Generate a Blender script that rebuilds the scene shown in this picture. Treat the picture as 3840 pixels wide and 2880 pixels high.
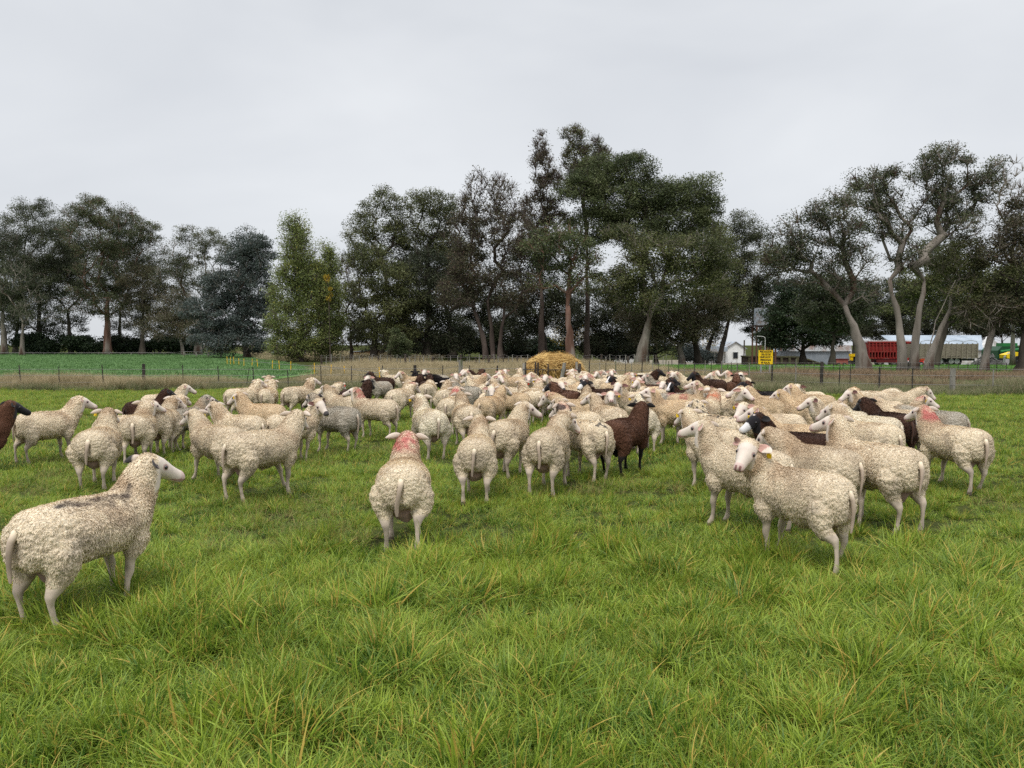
import bpy, math, random
import numpy as np
from mathutils import Vector, noise as mnoise
R = math.radians
rng = np.random.default_rng(7)
random.seed(7)
sc = bpy.context.scene
for o in list(bpy.data.objects): bpy.data.objects.remove(o)

# ------------------------------------------------------------------ camera
F, HORIZ, CAMZ = 2771.0, 1293.0, 1.6            # focal length in px of a 3840 px wide frame, horizon row, eye height
PITCH = math.atan((1440-HORIZ)/F)
cam = bpy.data.cameras.new("camera"); camo = bpy.data.objects.new("camera", cam)
sc.collection.objects.link(camo); sc.camera = camo
cam.sensor_fit = 'HORIZONTAL'; cam.sensor_width = 36; cam.lens = F/3840*36
cam.clip_start = 0.05; cam.clip_end = 6000
camo.location = (0, 0, CAMZ); camo.rotation_euler = (R(90)-PITCH, 0, 0)

# ------------------------------------------------------------------ sky, sun, exposure
SUN_EL, SUN_AZ = R(58), R(200)                  # overcast: very soft light from above and a little behind the camera
w = bpy.data.worlds.new("World"); sc.world = w; w.use_nodes = True
nt = w.node_tree; nt.nodes.clear()
def N(nt, t, **k):
    n = nt.nodes.new(t)
    for a, b in k.items(): setattr(n, a, b)
    return n
sky = N(nt, 'ShaderNodeTexSky', sky_type='NISHITA', sun_disc=False, sun_elevation=SUN_EL, sun_rotation=SUN_AZ)
b1 = N(nt, 'ShaderNodeBackground'); b1.inputs[1].default_value = 0.08
nt.links.new(sky.outputs[0], b1.inputs[0])
tc = N(nt, 'ShaderNodeTexCoord')
mp = N(nt, 'ShaderNodeMapping'); mp.inputs['Scale'].default_value = (1.0, 1.0, 2.6)
n1 = N(nt, 'ShaderNodeTexNoise'); n1.inputs['Scale'].default_value = 1.7; n1.inputs['Detail'].default_value = 4; n1.inputs['Distortion'].default_value = .3
cr = N(nt, 'ShaderNodeValToRGB')
cr.color_ramp.elements[0].position = .3; cr.color_ramp.elements[0].color = (.575, .60, .64, 1)
cr.color_ramp.elements[1].position = .72; cr.color_ramp.elements[1].color = (.745, .765, .79, 1)
nt.links.new(tc.outputs['Generated'], mp.inputs[0]); nt.links.new(mp.outputs[0], n1.inputs[0]); nt.links.new(n1.outputs[0], cr.inputs[0])
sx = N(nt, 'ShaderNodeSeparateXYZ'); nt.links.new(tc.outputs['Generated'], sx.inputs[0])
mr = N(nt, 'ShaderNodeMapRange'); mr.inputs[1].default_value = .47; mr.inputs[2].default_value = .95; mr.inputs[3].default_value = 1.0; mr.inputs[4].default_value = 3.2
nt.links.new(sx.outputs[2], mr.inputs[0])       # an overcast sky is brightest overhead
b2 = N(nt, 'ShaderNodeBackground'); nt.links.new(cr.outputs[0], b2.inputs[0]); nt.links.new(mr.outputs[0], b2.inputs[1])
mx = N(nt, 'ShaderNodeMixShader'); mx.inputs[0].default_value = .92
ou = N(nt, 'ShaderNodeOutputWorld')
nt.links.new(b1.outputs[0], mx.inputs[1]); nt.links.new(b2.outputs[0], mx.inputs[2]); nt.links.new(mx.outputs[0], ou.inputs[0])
sun = bpy.data.lights.new("sun", 'SUN'); sun.energy = 1.5; sun.angle = R(14); sun.color = (1, .965, .9)
suno = bpy.data.objects.new("sun", sun); sc.collection.objects.link(suno)
sd = Vector((math.sin(SUN_AZ)*math.cos(SUN_EL), math.cos(SUN_AZ)*math.cos(SUN_EL), math.sin(SUN_EL)))
suno.rotation_euler = sd.to_track_quat('Z', 'Y').to_euler()
sc.view_settings.view_transform = 'Standard'; sc.view_settings.look = 'None'
sc.view_settings.exposure = 0.2; sc.view_settings.gamma = 1
sc.render.engine = 'CYCLES'; sc.cycles.use_denoising = False
try: sc.cycles.denoiser = 'OPENIMAGEDENOISE'; sc.cycles.denoising_prefilter = 'ACCURATE'
except Exception: pass
sc.cycles.max_bounces = 6; sc.cycles.diffuse_bounces = 3; sc.cycles.transmission_bounces = 3; sc.cycles.transparent_max_bounces = 6
sc.cycles.use_adaptive_sampling = True; sc.cycles.adaptive_threshold = 0.01

# ------------------------------------------------------------------ helpers
CT, ST = math.cos(PITCH), math.sin(PITCH)
def raydir(px, py):
    u, v = (px-1920)/F, (1440-py)/F
    return np.array([u, CT+v*ST, -ST+v*CT])
def at(px, py, d):                              # the point d metres in front that the photo shows at this pixel
    r = raydir(px, py); return np.array([0, 0, CAMZ]) + r*(d/r[1])
def onz(px, py, z):
    r = raydir(px, py); t = (z-CAMZ)/r[2]; return np.array([0, 0, CAMZ]) + r*t
def sstep(a, b, x):
    t = np.clip((x-a)/(b-a), 0, 1); return t*t*(3-2*t)
def terrain(x, y):                              # the farmyard lies a little lower than the pasture
    x = np.asarray(x, float); y = np.asarray(y, float)
    return -1.15*sstep(48, 100, y)*sstep(-8, 14, x) + 0.0
def link(o, parent=None):
    sc.collection.objects.link(o)
    if parent is not None: o.parent = parent
    return o
def tag(o, label=None, cat=None, group=None, kind=None):
    if label: o['label'] = label
    if cat: o['category'] = cat
    if group: o['group'] = group
    if kind: o['kind'] = kind
    return o
def thing(name, loc, label, cat, group=None, rz=0):
    o = bpy.data.objects.new(name, None); o.empty_display_size = .1; link(o)
    o.location = Vector([float(c) for c in loc]); o.rotation_euler = (0, 0, rz); return tag(o, label, cat, group)
def fmesh(name, V, faces, mat=None, attrs=None, smooth=True):
    V = np.asarray(V, np.float32).reshape(-1, 3)
    if isinstance(faces, np.ndarray): faces = [faces]
    faces = [np.asarray(f, np.int32) for f in faces if len(f)]
    me = bpy.data.meshes.new(name)
    me.vertices.add(len(V)); me.vertices.foreach_set('co', V.ravel())
    if faces:
        idx = np.concatenate([f.ravel() for f in faces]); tot = np.concatenate([np.full(len(f), f.shape[1], np.int32) for f in faces])
        st = np.concatenate([[0], np.cumsum(tot)[:-1]]).astype(np.int32)
        me.loops.add(len(idx)); me.loops.foreach_set('vertex_index', idx)
        me.polygons.add(len(tot)); me.polygons.foreach_set('loop_start', st); me.polygons.foreach_set('loop_total', tot)
        me.polygons.foreach_set('use_smooth', np.full(len(tot), smooth))
    for k, a in (attrs or {}).items():
        a = np.asarray(a, np.float32)
        if a.ndim == 1: at_ = me.attributes.new(k, 'FLOAT', 'POINT'); at_.data.foreach_set('value', a)
        elif a.shape[1] == 3: at_ = me.attributes.new(k, 'FLOAT_VECTOR', 'POINT'); at_.data.foreach_set('vector', a.ravel())
    if mat: me.materials.append(mat)
    me.update(calc_edges=True); me.validate(verbose=False)
    return me
def addmesh(name, V, faces, mat, parent=None, loc=None, attrs=None, smooth=True):
    o = link(bpy.data.objects.new(name, fmesh(name, V, faces, mat, attrs, smooth)), parent)
    if loc is not None: o.location = Vector([float(c) for c in loc])
    return o
class MB:                                       # collects boxes, prisms and tubes, then makes one mesh
    def __init__(s): s.V = []; s.F = {}; s.n = 0
    def add(s, V, faces):
        s.V.append(np.asarray(V, float))
        for f in faces: s.F.setdefault(len(f), []).append([i+s.n for i in f])
        s.n += len(V); return s
    def box(s, c, d, rz=0, ry=0, bev=0.0):
        c = np.array(c, float); h = np.array(d, float)/2
        P = np.array([[x, y, z] for x in (-1, 1) for y in (-1, 1) for z in (-1, 1)])*h
        cy, sy = math.cos(ry), math.sin(ry); P = P@np.array([[cy, 0, -sy], [0, 1, 0], [sy, 0, cy]])
        cz, sz = math.cos(rz), math.sin(rz); P = P@np.array([[cz, sz, 0], [-sz, cz, 0], [0, 0, 1]])
        return s.add(P+c, [(0, 1, 3, 2), (4, 6, 7, 5), (0, 4, 5, 1), (2, 3, 7, 6), (0, 2, 6, 4), (1, 5, 7, 3)])
    def tube(s, pts, rad, k=6):
        V, Fq = tube(pts, rad, k); return s.add(V, [tuple(f) for f in Fq])
    def prism(s, prof, y0, y1):                 # profile in xz, extruded along y
        n = len(prof); V = [(x, y0, z) for x, z in prof]+[(x, y1, z) for x, z in prof]
        return s.add(V, [tuple(range(n)), tuple(range(2*n-1, n-1, -1))]+[(i, i+n, (i+1) % n+n, (i+1) % n) for i in range(n)])
    def cyl(s, a, b, r, k=16):
        return s.tube([a, b], [r, r], k)
    def build(s, name, mat, parent=None, smooth=False, loc=None):
        V = np.concatenate(s.V); return addmesh(name, V, [np.array(f) for f in s.F.values()], mat, parent, loc, smooth=smooth)
def tube(pts, rad, k=6):                        # closed tapered tube with flat ends
    P = np.asarray(pts, float); n = len(P); rad = np.broadcast_to(np.asarray(rad, float), (n,))
    T = np.gradient(P, axis=0); T /= np.linalg.norm(T, axis=1)[:, None]+1e-9
    ref = np.array([0, 0, 1.]) if abs(T[0][2]) < .9 else np.array([1., 0, 0])
    u = np.cross(T[0], ref); u /= np.linalg.norm(u); V = []
    for i in range(n):
        u = u-T[i]*u.dot(T[i]); u /= np.linalg.norm(u)+1e-9; v = np.cross(T[i], u)
        for j in range(k):
            a = 2*math.pi*j/k; V.append(P[i]+rad[i]*(u*math.cos(a)+v*math.sin(a)))
    Fq = [(i*k+j, i*k+(j+1) % k, (i+1)*k+(j+1) % k, (i+1)*k+j) for i in range(n-1) for j in range(k)]
    Fq += [tuple(range(k-1, -1, -1)), tuple(range((n-1)*k, n*k))]
    return np.array(V), Fq

# ------------------------------------------------------------------ materials
def newmat(name):
    m = bpy.data.materials.new(name); m.use_nodes = True; nt = m.node_tree; nt.nodes.clear()
    out = N(nt, 'ShaderNodeOutputMaterial'); return m, nt, out
def noise_mat(name, c1, c2, scale=5, rough=.85, bump=.0, detail=5, coord='Object', stretch=(1, 1, 1), spec=.2, bscale=None, metal=0, c3=None, s3=1.0, wave=None):
    m, nt, out = newmat(name)
    tc = N(nt, 'ShaderNodeTexCoord'); mp = N(nt, 'ShaderNodeMapping'); mp.inputs['Scale'].default_value = stretch
    nt.links.new(tc.outputs[coord], mp.inputs[0])
    n = N(nt, 'ShaderNodeTexNoise'); n.inputs['Scale'].default_value = scale; n.inputs['Detail'].default_value = detail
    nt.links.new(mp.outputs[0], n.inputs[0])
    r = N(nt, 'ShaderNodeValToRGB'); r.color_ramp.elements[0].position = .32; r.color_ramp.elements[1].position = .68
    r.color_ramp.elements[0].color = (*c1, 1); r.color_ramp.elements[1].color = (*c2, 1); nt.links.new(n.outputs[0], r.inputs[0])
    col = r.outputs[0]
    if c3 is not None:
        n3 = N(nt, 'ShaderNodeTexNoise'); n3.inputs['Scale'].default_value = s3; n3.inputs['Detail'].default_value = 6; nt.links.new(mp.outputs[0], n3.inputs[0])
        r3 = N(nt, 'ShaderNodeValToRGB'); r3.color_ramp.elements[0].position = .5; r3.color_ramp.elements[1].position = .62; nt.links.new(n3.outputs[0], r3.inputs[0])
        mm = N(nt, 'ShaderNodeMix', data_type='RGBA'); nt.links.new(r3.outputs[0], mm.inputs[0]); nt.links.new(col, mm.inputs[6]); mm.inputs[7].default_value = (*c3, 1)
        col = mm.outputs[2]
    p = N(nt, 'ShaderNodeBsdfPrincipled'); p.inputs['Roughness'].default_value = rough; p.inputs['Metallic'].default_value = metal
    p.inputs['Specular IOR Level'].default_value = spec
    nt.links.new(col, p.inputs[0]); nt.links.new(p.outputs[0], out.inputs[0])
    h = None
    if wave:                                    # corrugated sheet
        wv = N(nt, 'ShaderNodeTexWave', wave_type='BANDS', bands_direction=wave[0]); wv.inputs['Scale'].default_value = wave[1]
        nt.links.new(tc.outputs[coord], wv.inputs[0]); h = wv.outputs[1]
        bp = N(nt, 'ShaderNodeBump'); bp.inputs['Strength'].default_value = wave[2]; bp.inputs['Distance'].default_value = .03
        nt.links.new(h, bp.inputs['Height']); nt.links.new(bp.outputs[0], p.inputs['Normal'])
    elif bump:
        nb = N(nt, 'ShaderNodeTexNoise'); nb.inputs['Scale'].default_value = bscale or scale*2; nb.inputs['Detail'].default_value = 6
        nt.links.new(mp.outputs[0], nb.inputs[0])
        bp = N(nt, 'ShaderNodeBump'); bp.inputs['Strength'].default_value = bump; bp.inputs['Distance'].default_value = .02
        nt.links.new(nb.outputs[0], bp.inputs['Height']); nt.links.new(bp.outputs[0], p.inputs['Normal'])
    return m
def leaf_mat(name, c1, c2, c3=None, patch=.25, trans=.35, tip=None, rough=.6, f3=.5, spec=.25):
    """blades and leaves: colour drifts over the plant in clumps and leaf by leaf"""
    m, nt, out = newmat(name)
    g = N(nt, 'ShaderNodeNewGeometry')
    n = N(nt, 'ShaderNodeTexNoise'); n.inputs['Scale'].default_value = patch; n.inputs['Detail'].default_value = 5; n.inputs['Roughness'].default_value = .65
    nt.links.new(g.outputs['Position'], n.inputs[0])
    av = N(nt, 'ShaderNodeAttribute', attribute_name='rnd')
    ad = N(nt, 'ShaderNodeMath', operation='MULTIPLY_ADD'); ad.inputs[1].default_value = .75; nt.links.new(av.outputs['Fac'], ad.inputs[0])
    sb = N(nt, 'ShaderNodeMath', operation='SUBTRACT'); nt.links.new(n.outputs[0], sb.inputs[0]); sb.inputs[1].default_value = .375
    nt.links.new(sb.outputs[0], ad.inputs[2])
    r = N(nt, 'ShaderNodeValToRGB'); r.color_ramp.elements[0].position = .26; r.color_ramp.elements[1].position = .74
    r.color_ramp.elements[0].color = (*c1, 1); r.color_ramp.elements[1].color = (*c2, 1); nt.links.new(ad.outputs[0], r.inputs[0])
    col = r.outputs[0]
    if c3 is not None:
        gt = N(nt, 'ShaderNodeMath', operation='GREATER_THAN'); nt.links.new(av.outputs['Fac'], gt.inputs[0]); gt.inputs[1].default_value = 1-f3
        mm = N(nt, 'ShaderNodeMix', data_type='RGBA'); nt.links.new(gt.outputs[0], mm.inputs[0]); nt.links.new(col, mm.inputs[6]); mm.inputs[7].default_value = (*c3, 1); col = mm.outputs[2]
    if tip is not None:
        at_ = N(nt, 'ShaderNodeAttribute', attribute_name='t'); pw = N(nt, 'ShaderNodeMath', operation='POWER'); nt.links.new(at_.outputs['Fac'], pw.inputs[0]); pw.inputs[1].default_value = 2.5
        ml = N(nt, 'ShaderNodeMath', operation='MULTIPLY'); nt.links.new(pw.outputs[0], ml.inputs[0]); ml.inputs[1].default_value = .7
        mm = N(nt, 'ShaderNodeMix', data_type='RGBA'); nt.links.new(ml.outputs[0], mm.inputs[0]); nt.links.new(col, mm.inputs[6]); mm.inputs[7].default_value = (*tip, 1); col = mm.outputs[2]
    p = N(nt, 'ShaderNodeBsdfPrincipled'); p.inputs['Roughness'].default_value = rough; p.inputs['Specular IOR Level'].default_value = spec
    tr = N(nt, 'ShaderNodeBsdfTranslucent'); ms = N(nt, 'ShaderNodeMixShader'); ms.inputs[0].default_value = trans
    nt.links.new(col, p.inputs[0]); nt.links.new(col, tr.inputs[0])
    nt.links.new(p.outputs[0], ms.inputs[1]); nt.links.new(tr.outputs[0], ms.inputs[2]); nt.links.new(ms.outputs[0], out.inputs[0])
    return m
def flat(name, c, rough=.6, spec=.3, metal=0):
    return noise_mat(name, tuple(x*.85 for x in c), tuple(min(1, x*1.1) for x in c), 6, rough, spec=spec, metal=metal)
# ------------------------------------------------------------------ ground sheets
def ground_mat():
    m, nt, out = newmat('pasture_ground')
    g = N(nt, 'ShaderNodeNewGeometry')
    n = N(nt, 'ShaderNodeTexNoise'); n.inputs['Scale'].default_value = 1.2; n.inputs['Detail'].default_value = 8; nt.links.new(g.outputs['Position'], n.inputs[0])
    r = N(nt, 'ShaderNodeValToRGB'); r.color_ramp.elements[0].position = .35; r.color_ramp.elements[1].position = .65
    r.color_ramp.elements[0].color = (.03, .035, .014, 1); r.color_ramp.elements[1].color = (.075, .085, .03, 1); nt.links.new(n.outputs[0], r.inputs[0])
    n2 = N(nt, 'ShaderNodeTexNoise'); n2.inputs['Scale'].default_value = 40; n2.inputs['Detail'].default_value = 6; nt.links.new(g.outputs['Position'], n2.inputs[0])
    p = N(nt, 'ShaderNodeBsdfPrincipled'); p.inputs['Roughness'].default_value = 1; p.inputs['Specular IOR Level'].default_value = 0
    bp = N(nt, 'ShaderNodeBump'); bp.inputs['Strength'].default_value = .8; bp.inputs['Distance'].default_value = .05; nt.links.new(n2.outputs[0], bp.inputs['Height'])
    nt.links.new(bp.outputs[0], p.inputs['Normal']); nt.links.new(r.outputs[0], p.inputs[0]); nt.links.new(p.outputs[0], out.inputs[0])
    return m
def sheet(name, xs, ys, dz, mat, inside=None):
    X, Y = np.meshgrid(xs, ys); Z = terrain(X, Y)+dz
    V = np.stack([X.ravel(), Y.ravel(), Z.ravel()], 1); nx = len(xs)
    i, j = np.meshgrid(np.arange(nx-1), np.arange(len(ys)-1)); a = (j*nx+i).ravel()
    Fq = np.stack([a, a+1, a+nx+1, a+nx], 1)
    if inside is not None:
        c = V[Fq].mean(1); Fq = Fq[inside(c[:, 0], c[:, 1])]
    o = addmesh(name, V, Fq, mat); o['kind'] = 'structure'; return o
gx = np.concatenate([[-3000, -1500, -700, -350], np.arange(-200, 201, 5), [350, 700, 1500, 3000]])
gy = np.concatenate([[-300, -100, -40], np.arange(-20, 201, 5), [260, 400, 700, 1500, 3500]])
sheet('ground', gx, gy, 0, ground_mat())
crop_base = noise_mat('crop_base', (.08, .15, .045), (.13, .23, .08), 3, 1, .6, coord='Object', bscale=12, spec=0)
def crop_right(y): return -11.5-(y-44)*.42      # right-hand edge of the crop, runs away to the left
def in_crop(x, y): return (y > 28.6) & (y < 128) & (x < crop_right(y)) & (x < -11.5)
sheet('crop_field', np.arange(-140, 5, 1.5), np.arange(28.5, 130, 1.5), .004, crop_base, in_crop)
lawn_mat = noise_mat('lawn', (.08, .17, .03), (.12, .24, .05), 2, 1, .5, bscale=15, spec=0)
sheet('lawn', np.arange(6, 60, 1.5), np.arange(44, 68, 1.5), .004, lawn_mat, lambda x, y: (x > 9) & (x < 56))
yard_mat = noise_mat('yard_ground', (.16, .14, .11), (.25, .22, .17), 1.2, 1, .5, bscale=8, spec=0)
sheet('farm_yard', np.arange(5, 95, 2.), np.arange(70, 135, 2.), .006, yard_mat)

# ------------------------------------------------------------------ blades, tufts and scattering
def blades(n, rad, L, wid, arch, seed, seg=4, lean=.5, upr=.0):
    g = np.random.default_rng(seed); V = []; Fq = []; T = []; Q = []; k = 0
    for b in range(n):
        a = g.uniform(0, 2*math.pi); r = rad*math.sqrt(g.uniform()); base = np.array([r*math.cos(a), r*math.sin(a), -.01])
        a2 = a+g.normal(0, .9); l = g.uniform(*L); w_ = wid*g.uniform(.6, 1.25)
        d = np.array([math.cos(a2), math.sin(a2), 0]); side = np.array([-d[1], d[0], 0])*w_/2
        th = abs(g.normal(lean*.5, lean*.4)); bend = arch*g.uniform(.4, 1.3); p = base.copy(); q = g.uniform()
        tw = g.normal(0, .5); side = side*math.cos(tw)+np.array([0, 0, 1])*w_/2*math.sin(tw)*.6
        for s in range(seg+1):
            t = s/seg; f = (1-t**1.7)*(.85+.15*(t > 0)) if s < seg else .0
            if s < seg: V += [p-side*f, p+side*f]; T += [t, t]; Q += [q, q]
            else: V += [p]; T += [1]; Q += [q]
            ang = th+bend*(t+.5/seg); p = p+(d*math.sin(ang)+np.array([0, 0, 1])*math.cos(ang))*l/seg
        for s in range(seg-1): Fq.append((k+2*s, k+2*s+1, k+2*s+3, k+2*s+2))
        e = k+2*(seg-1); Fq.append((e, e+1, e+2, e+2)); k += 2*seg+1
    Fq = np.array(Fq); tri = Fq[Fq[:, 2] == Fq[:, 3]][:, :3]; qd = Fq[Fq[:, 2] != Fq[:, 3]]
    return np.array(V), [qd, tri], dict(t=np.array(T), rnd=np.array(Q))
def scatter(name, P, scl, variants, mat, seed=0, tilt=.12, kind='stuff', zs=None, rot=None):
    """one object: its vertices are the points, a geometry-nodes modifier puts a tuft on each"""
    g = np.random.default_rng(seed); n = len(P)
    coll = bpy.data.collections.new(name+'_tufts')
    for k, (V, Fc, A) in enumerate(variants):
        coll.objects.link(bpy.data.objects.new('tuft', fmesh('tuft', V, Fc, mat, A)))
    me = fmesh(name, P, [], None, dict(scl=np.stack([scl, scl, scl*(1 if zs is None else zs)], 1), rot=np.stack([g.normal(0, tilt, n), g.normal(0, tilt, n), g.uniform(0, 6.283, n)], 1)))
    if rot is not None: me.attributes['rot'].data.foreach_set('vector', np.asarray(rot, np.float32).ravel())
    ia = me.attributes.new('idx', 'INT', 'POINT'); ia.data.foreach_set('value', g.integers(0, len(variants), n).astype(np.int32))
    me.materials.append(mat)
    o = link(bpy.data.objects.new(name, me)); o['kind'] = kind
    ng = bpy.data.node_groups.new(name, 'GeometryNodeTree')
    ng.interface.new_socket('Geometry', in_out='INPUT', socket_type='NodeSocketGeometry'); ng.interface.new_socket('Geometry', in_out='OUTPUT', socket_type='NodeSocketGeometry')
    gi = ng.nodes.new('NodeGroupInput'); go = ng.nodes.new('NodeGroupOutput')
    ci = ng.nodes.new('GeometryNodeCollectionInfo'); ci.inputs[0].default_value = coll; ci.inputs[1].default_value = True; ci.inputs[2].default_value = True
    ip = ng.nodes.new('GeometryNodeInstanceOnPoints'); ip.inputs['Pick Instance'].default_value = True
    def na(nm, t):
        a = ng.nodes.new('GeometryNodeInputNamedAttribute'); a.data_type = t; a.inputs[0].default_value = nm; return a.outputs[0]
    e2r = ng.nodes.new('FunctionNodeEulerToRotation'); ng.links.new(na('rot', 'FLOAT_VECTOR'), e2r.inputs[0])
    ng.links.new(gi.outputs[0], ip.inputs['Points']); ng.links.new(ci.outputs[0], ip.inputs['Instance'])
    ng.links.new(na('idx', 'INT'), ip.inputs['Instance Index']); ng.links.new(e2r.outputs[0], ip.inputs['Rotation']); ng.links.new(na('scl', 'FLOAT_VECTOR'), ip.inputs['Scale'])
    ng.links.new(ip.outputs[0], go.inputs[0])
    md = o.modifiers.new('scatter', 'NODES'); md.node_group = ng
    return o
def nz(P, s, o=0): return np.array([mnoise.noise((x*s+o, y*s, o*.37)) for x, y in P])
def wedge(n, y0, y1, m=1.5, seed=0, lim=None):  # random points in the part of the ground the camera can see (and a margin)
    g = np.random.default_rng(seed); t = g.uniform(0, 1, n); y = np.sqrt(y0*y0+t*(y1*y1-y0*y0)); x = g.uniform(-1, 1, n)*(.70*y+m)
    return np.stack([x, y], 1)
def P3(P, dz=0): return np.column_stack([P, terrain(P[:, 0], P[:, 1])+dz])

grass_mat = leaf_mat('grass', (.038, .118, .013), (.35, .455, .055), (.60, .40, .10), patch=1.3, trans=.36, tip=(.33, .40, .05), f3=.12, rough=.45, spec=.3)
tan_g = leaf_mat('thatch', (.22, .18, .06), (.42, .33, .13), (.17, .24, .05), 1.5, .25, f3=.45, rough=.7)
near_v = [blades(64, .13, (.11, .27), .0105, 1.35, s, 5, .85) for s in range(6)] + [blades(52, .10, (.15, .34), .0105, 1.6, 20+s, 5, .6) for s in range(3)] + [blades(84, .2, (.07, .16), .009, .9, 30+s, 4, .9) for s in range(3)]
P = wedge(7200, 2.2, 9.5, 1.0, 1); h = nz(P, 1.6); h2 = nz(P, .5, 9)
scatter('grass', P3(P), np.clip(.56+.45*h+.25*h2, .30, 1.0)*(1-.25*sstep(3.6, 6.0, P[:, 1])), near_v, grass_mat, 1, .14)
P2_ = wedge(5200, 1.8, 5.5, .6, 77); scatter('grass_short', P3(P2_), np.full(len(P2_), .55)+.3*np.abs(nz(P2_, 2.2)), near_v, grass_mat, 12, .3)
def tussocks(name, n, y0, y1, per, rad, sc0, variants, seed):   # tufts leaning out of, and combed around, a common crown
    g = np.random.default_rng(seed); Cc = wedge(n, y0, y1, 1.0, seed); PP = []; RT = []; SS = []
    for c in Cc:
        comb = mnoise.noise((c[0]*.35, c[1]*.35, 3))*6; s0 = g.uniform(.6, 1.25)
        for k in range(per):
            a = g.uniform(0, 6.283); r = rad*s0*math.sqrt(g.uniform()); PP.append((c[0]+r*math.cos(a), c[1]+r*math.sin(a)))
            ln = (.15+.55*r/rad)*g.uniform(.5, 1.1); lx = math.cos(a)*ln+.35*math.cos(comb); ly = math.sin(a)*ln+.35*math.sin(comb)
            e = Vector((-ly, lx, 0)); q = (__import__('mathutils').Quaternion(e.normalized(), min(.9, e.length))@__import__('mathutils').Euler((0, 0, g.uniform(0, 6.283))).to_quaternion()).to_euler(); RT.append(tuple(q)); SS.append(sc0*s0*g.uniform(.8, 1.2))
    PP = np.array(PP); return scatter(name, P3(PP), np.array(SS), variants, grass_mat, seed, rot=RT)
long_v = [blades(42, .06, (.17, .34), .0095, 1.5, 200+s, 6, .35) for s in range(6)]
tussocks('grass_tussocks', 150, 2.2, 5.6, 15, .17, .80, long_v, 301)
tussocks('grass_tussocks_beyond', 190, 5.6, 9.5, 12, .16, .44, long_v, 303)
tussocks('grass_tussocks_far', 1500, 9.5, 27, 5, .2, .46, [blades(24, .08, (.17, .34), .014, 1.4, 220+s, 4, .4) for s in range(4)], 302)
P2_ = wedge(5200, 2, 12, 1, 88); P2_ = P2_[nz(P2_, .7, 20) > .34]; scatter('dry_thatch', P3(P2_, .01), np.full(len(P2_), .55), [blades(40, .12, (.12, .26), .008, .6, 240+s, 3, 1.6) for s in range(3)], tan_g, 13, .2)
mid_v = [blades(46, .22, (.10, .23), .012, 1.1, 50+s, 4, .7) for s in range(6)]
P = wedge(33000, 9.0, 30, 2, 2); h = nz(P, .8); h2 = nz(P, .25, 5)
P = P[(P[:, 1] < 28)]; h = nz(P, .9); h2 = nz(P, .25, 5)
scatter('grass_mid_pasture', P3(P), np.clip(.52+.38*h+.2*h2, .26, .9), mid_v, grass_mat, 2, .12)

# crop beyond the fence: broad short leaves, cooler green
crop_leaf = leaf_mat('crop_leaf', (.085, .17, .055), (.17, .29, .10), patch=.35, trans=.3, rough=.6)
crop_v = [blades(40, .42, (.10, .20), .05, .9, 70+s, 3, .8) for s in range(4)]
g = np.random.default_rng(3); P = np.stack([g.uniform(-100, -8, 60000), 28.8+99*g.uniform(0, 1, 60000)**1.35], 1)
P = P[in_crop(P[:, 0], P[:, 1]) & (P[:, 0] > -.75*P[:, 1]-3)]
scatter('crop_plants', P3(P), .8+.5*P[:, 1]/100+.2*nz(P, .3), crop_v, crop_leaf, 3, .1)

# lawn round the house yard and green verge beyond the right fence
lawn_v = [blades(36, .4, (.06, .13), .03, .8, 90+s, 3, .8) for s in range(3)]
lawn_leaf = leaf_mat('lawn_leaf', (.09, .20, .035), (.15, .29, .06), patch=.5, trans=.35)
P = np.stack([g.uniform(2, 60, 16000), g.uniform(28, 68, 16000)], 1)
P = P[(P[:, 0] > 8) | (P[:, 1] < 36)]
scatter('lawn_grass', P3(P), g.uniform(.8, 1.4, len(P)), lawn_v, lawn_leaf, 4)

# tall dry grass along the fences
tan_mat = leaf_mat('dry_grass', (.20, .18, .085), (.46, .38, .23), (.60, .49, .32), patch=.45, trans=.3, tip=(.44, .34, .20), f3=.3, rough=.8)
weed_mat = leaf_mat('fence_grass', (.10, .15, .05), (.26, .27, .12), (.38, .31, .20), patch=.6, trans=.3, tip=(.27, .22, .14), f3=.3, rough=.8)
tall_v = [blades(70, .20, (.35, .78), .011, .75, 110+s, 5, .45) for s in range(5)]
def band(n, xa, xb, ya, yb, seed):
    g = np.random.default_rng(seed); return np.stack([g.uniform(xa, xb, n), g.uniform(ya, yb, n)], 1)
P = band(1500, -24, -6, 25.9, 28.8, 5); h = nz(P, .45, 3); k = h > -.16
scatter('dry_grass_bank', P3(P[k]), np.clip(.62+.75*h[k], .4, 1.15), tall_v, tan_mat, 5)
P = band(1300, -24, -4, 25.4, 29.0, 6); h = nz(P, .5, 8)
scatter('rough_grass_bank', P3(P), np.clip(.5+.4*h, .3, .9), tall_v, weed_mat, 6)
# dry rough ground between the pasture fence and the wood
g = np.random.default_rng(8); P = np.stack([g.uniform(-24, 9, 9000), g.uniform(29, 60, 9000)], 1)
P = P[(P[:, 0] > crop_right(P[:, 1])+.6*g.normal(size=len(P))) & (P[:, 0] > -12.3) | (P[:, 1] > 75)]; h = nz(P, .3, 2)
scatter('dry_grass_field', P3(P), np.clip(.72+.5*h, .4, 1.2), tall_v, tan_mat, 7)
g = np.random.default_rng(9); P = np.stack([g.uniform(-62, -8, 5000), g.uniform(70, 132, 5000)], 1)
P = P[(P[:, 0] > crop_right(P[:, 1])-1) & (P[:, 0] < crop_right(P[:, 1])+22)]; h = nz(P, .2, 2)
scatter('dry_grass_headland', P3(P), np.clip(1+.5*h, .6, 1.7), tall_v, tan_mat, 9)
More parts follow.
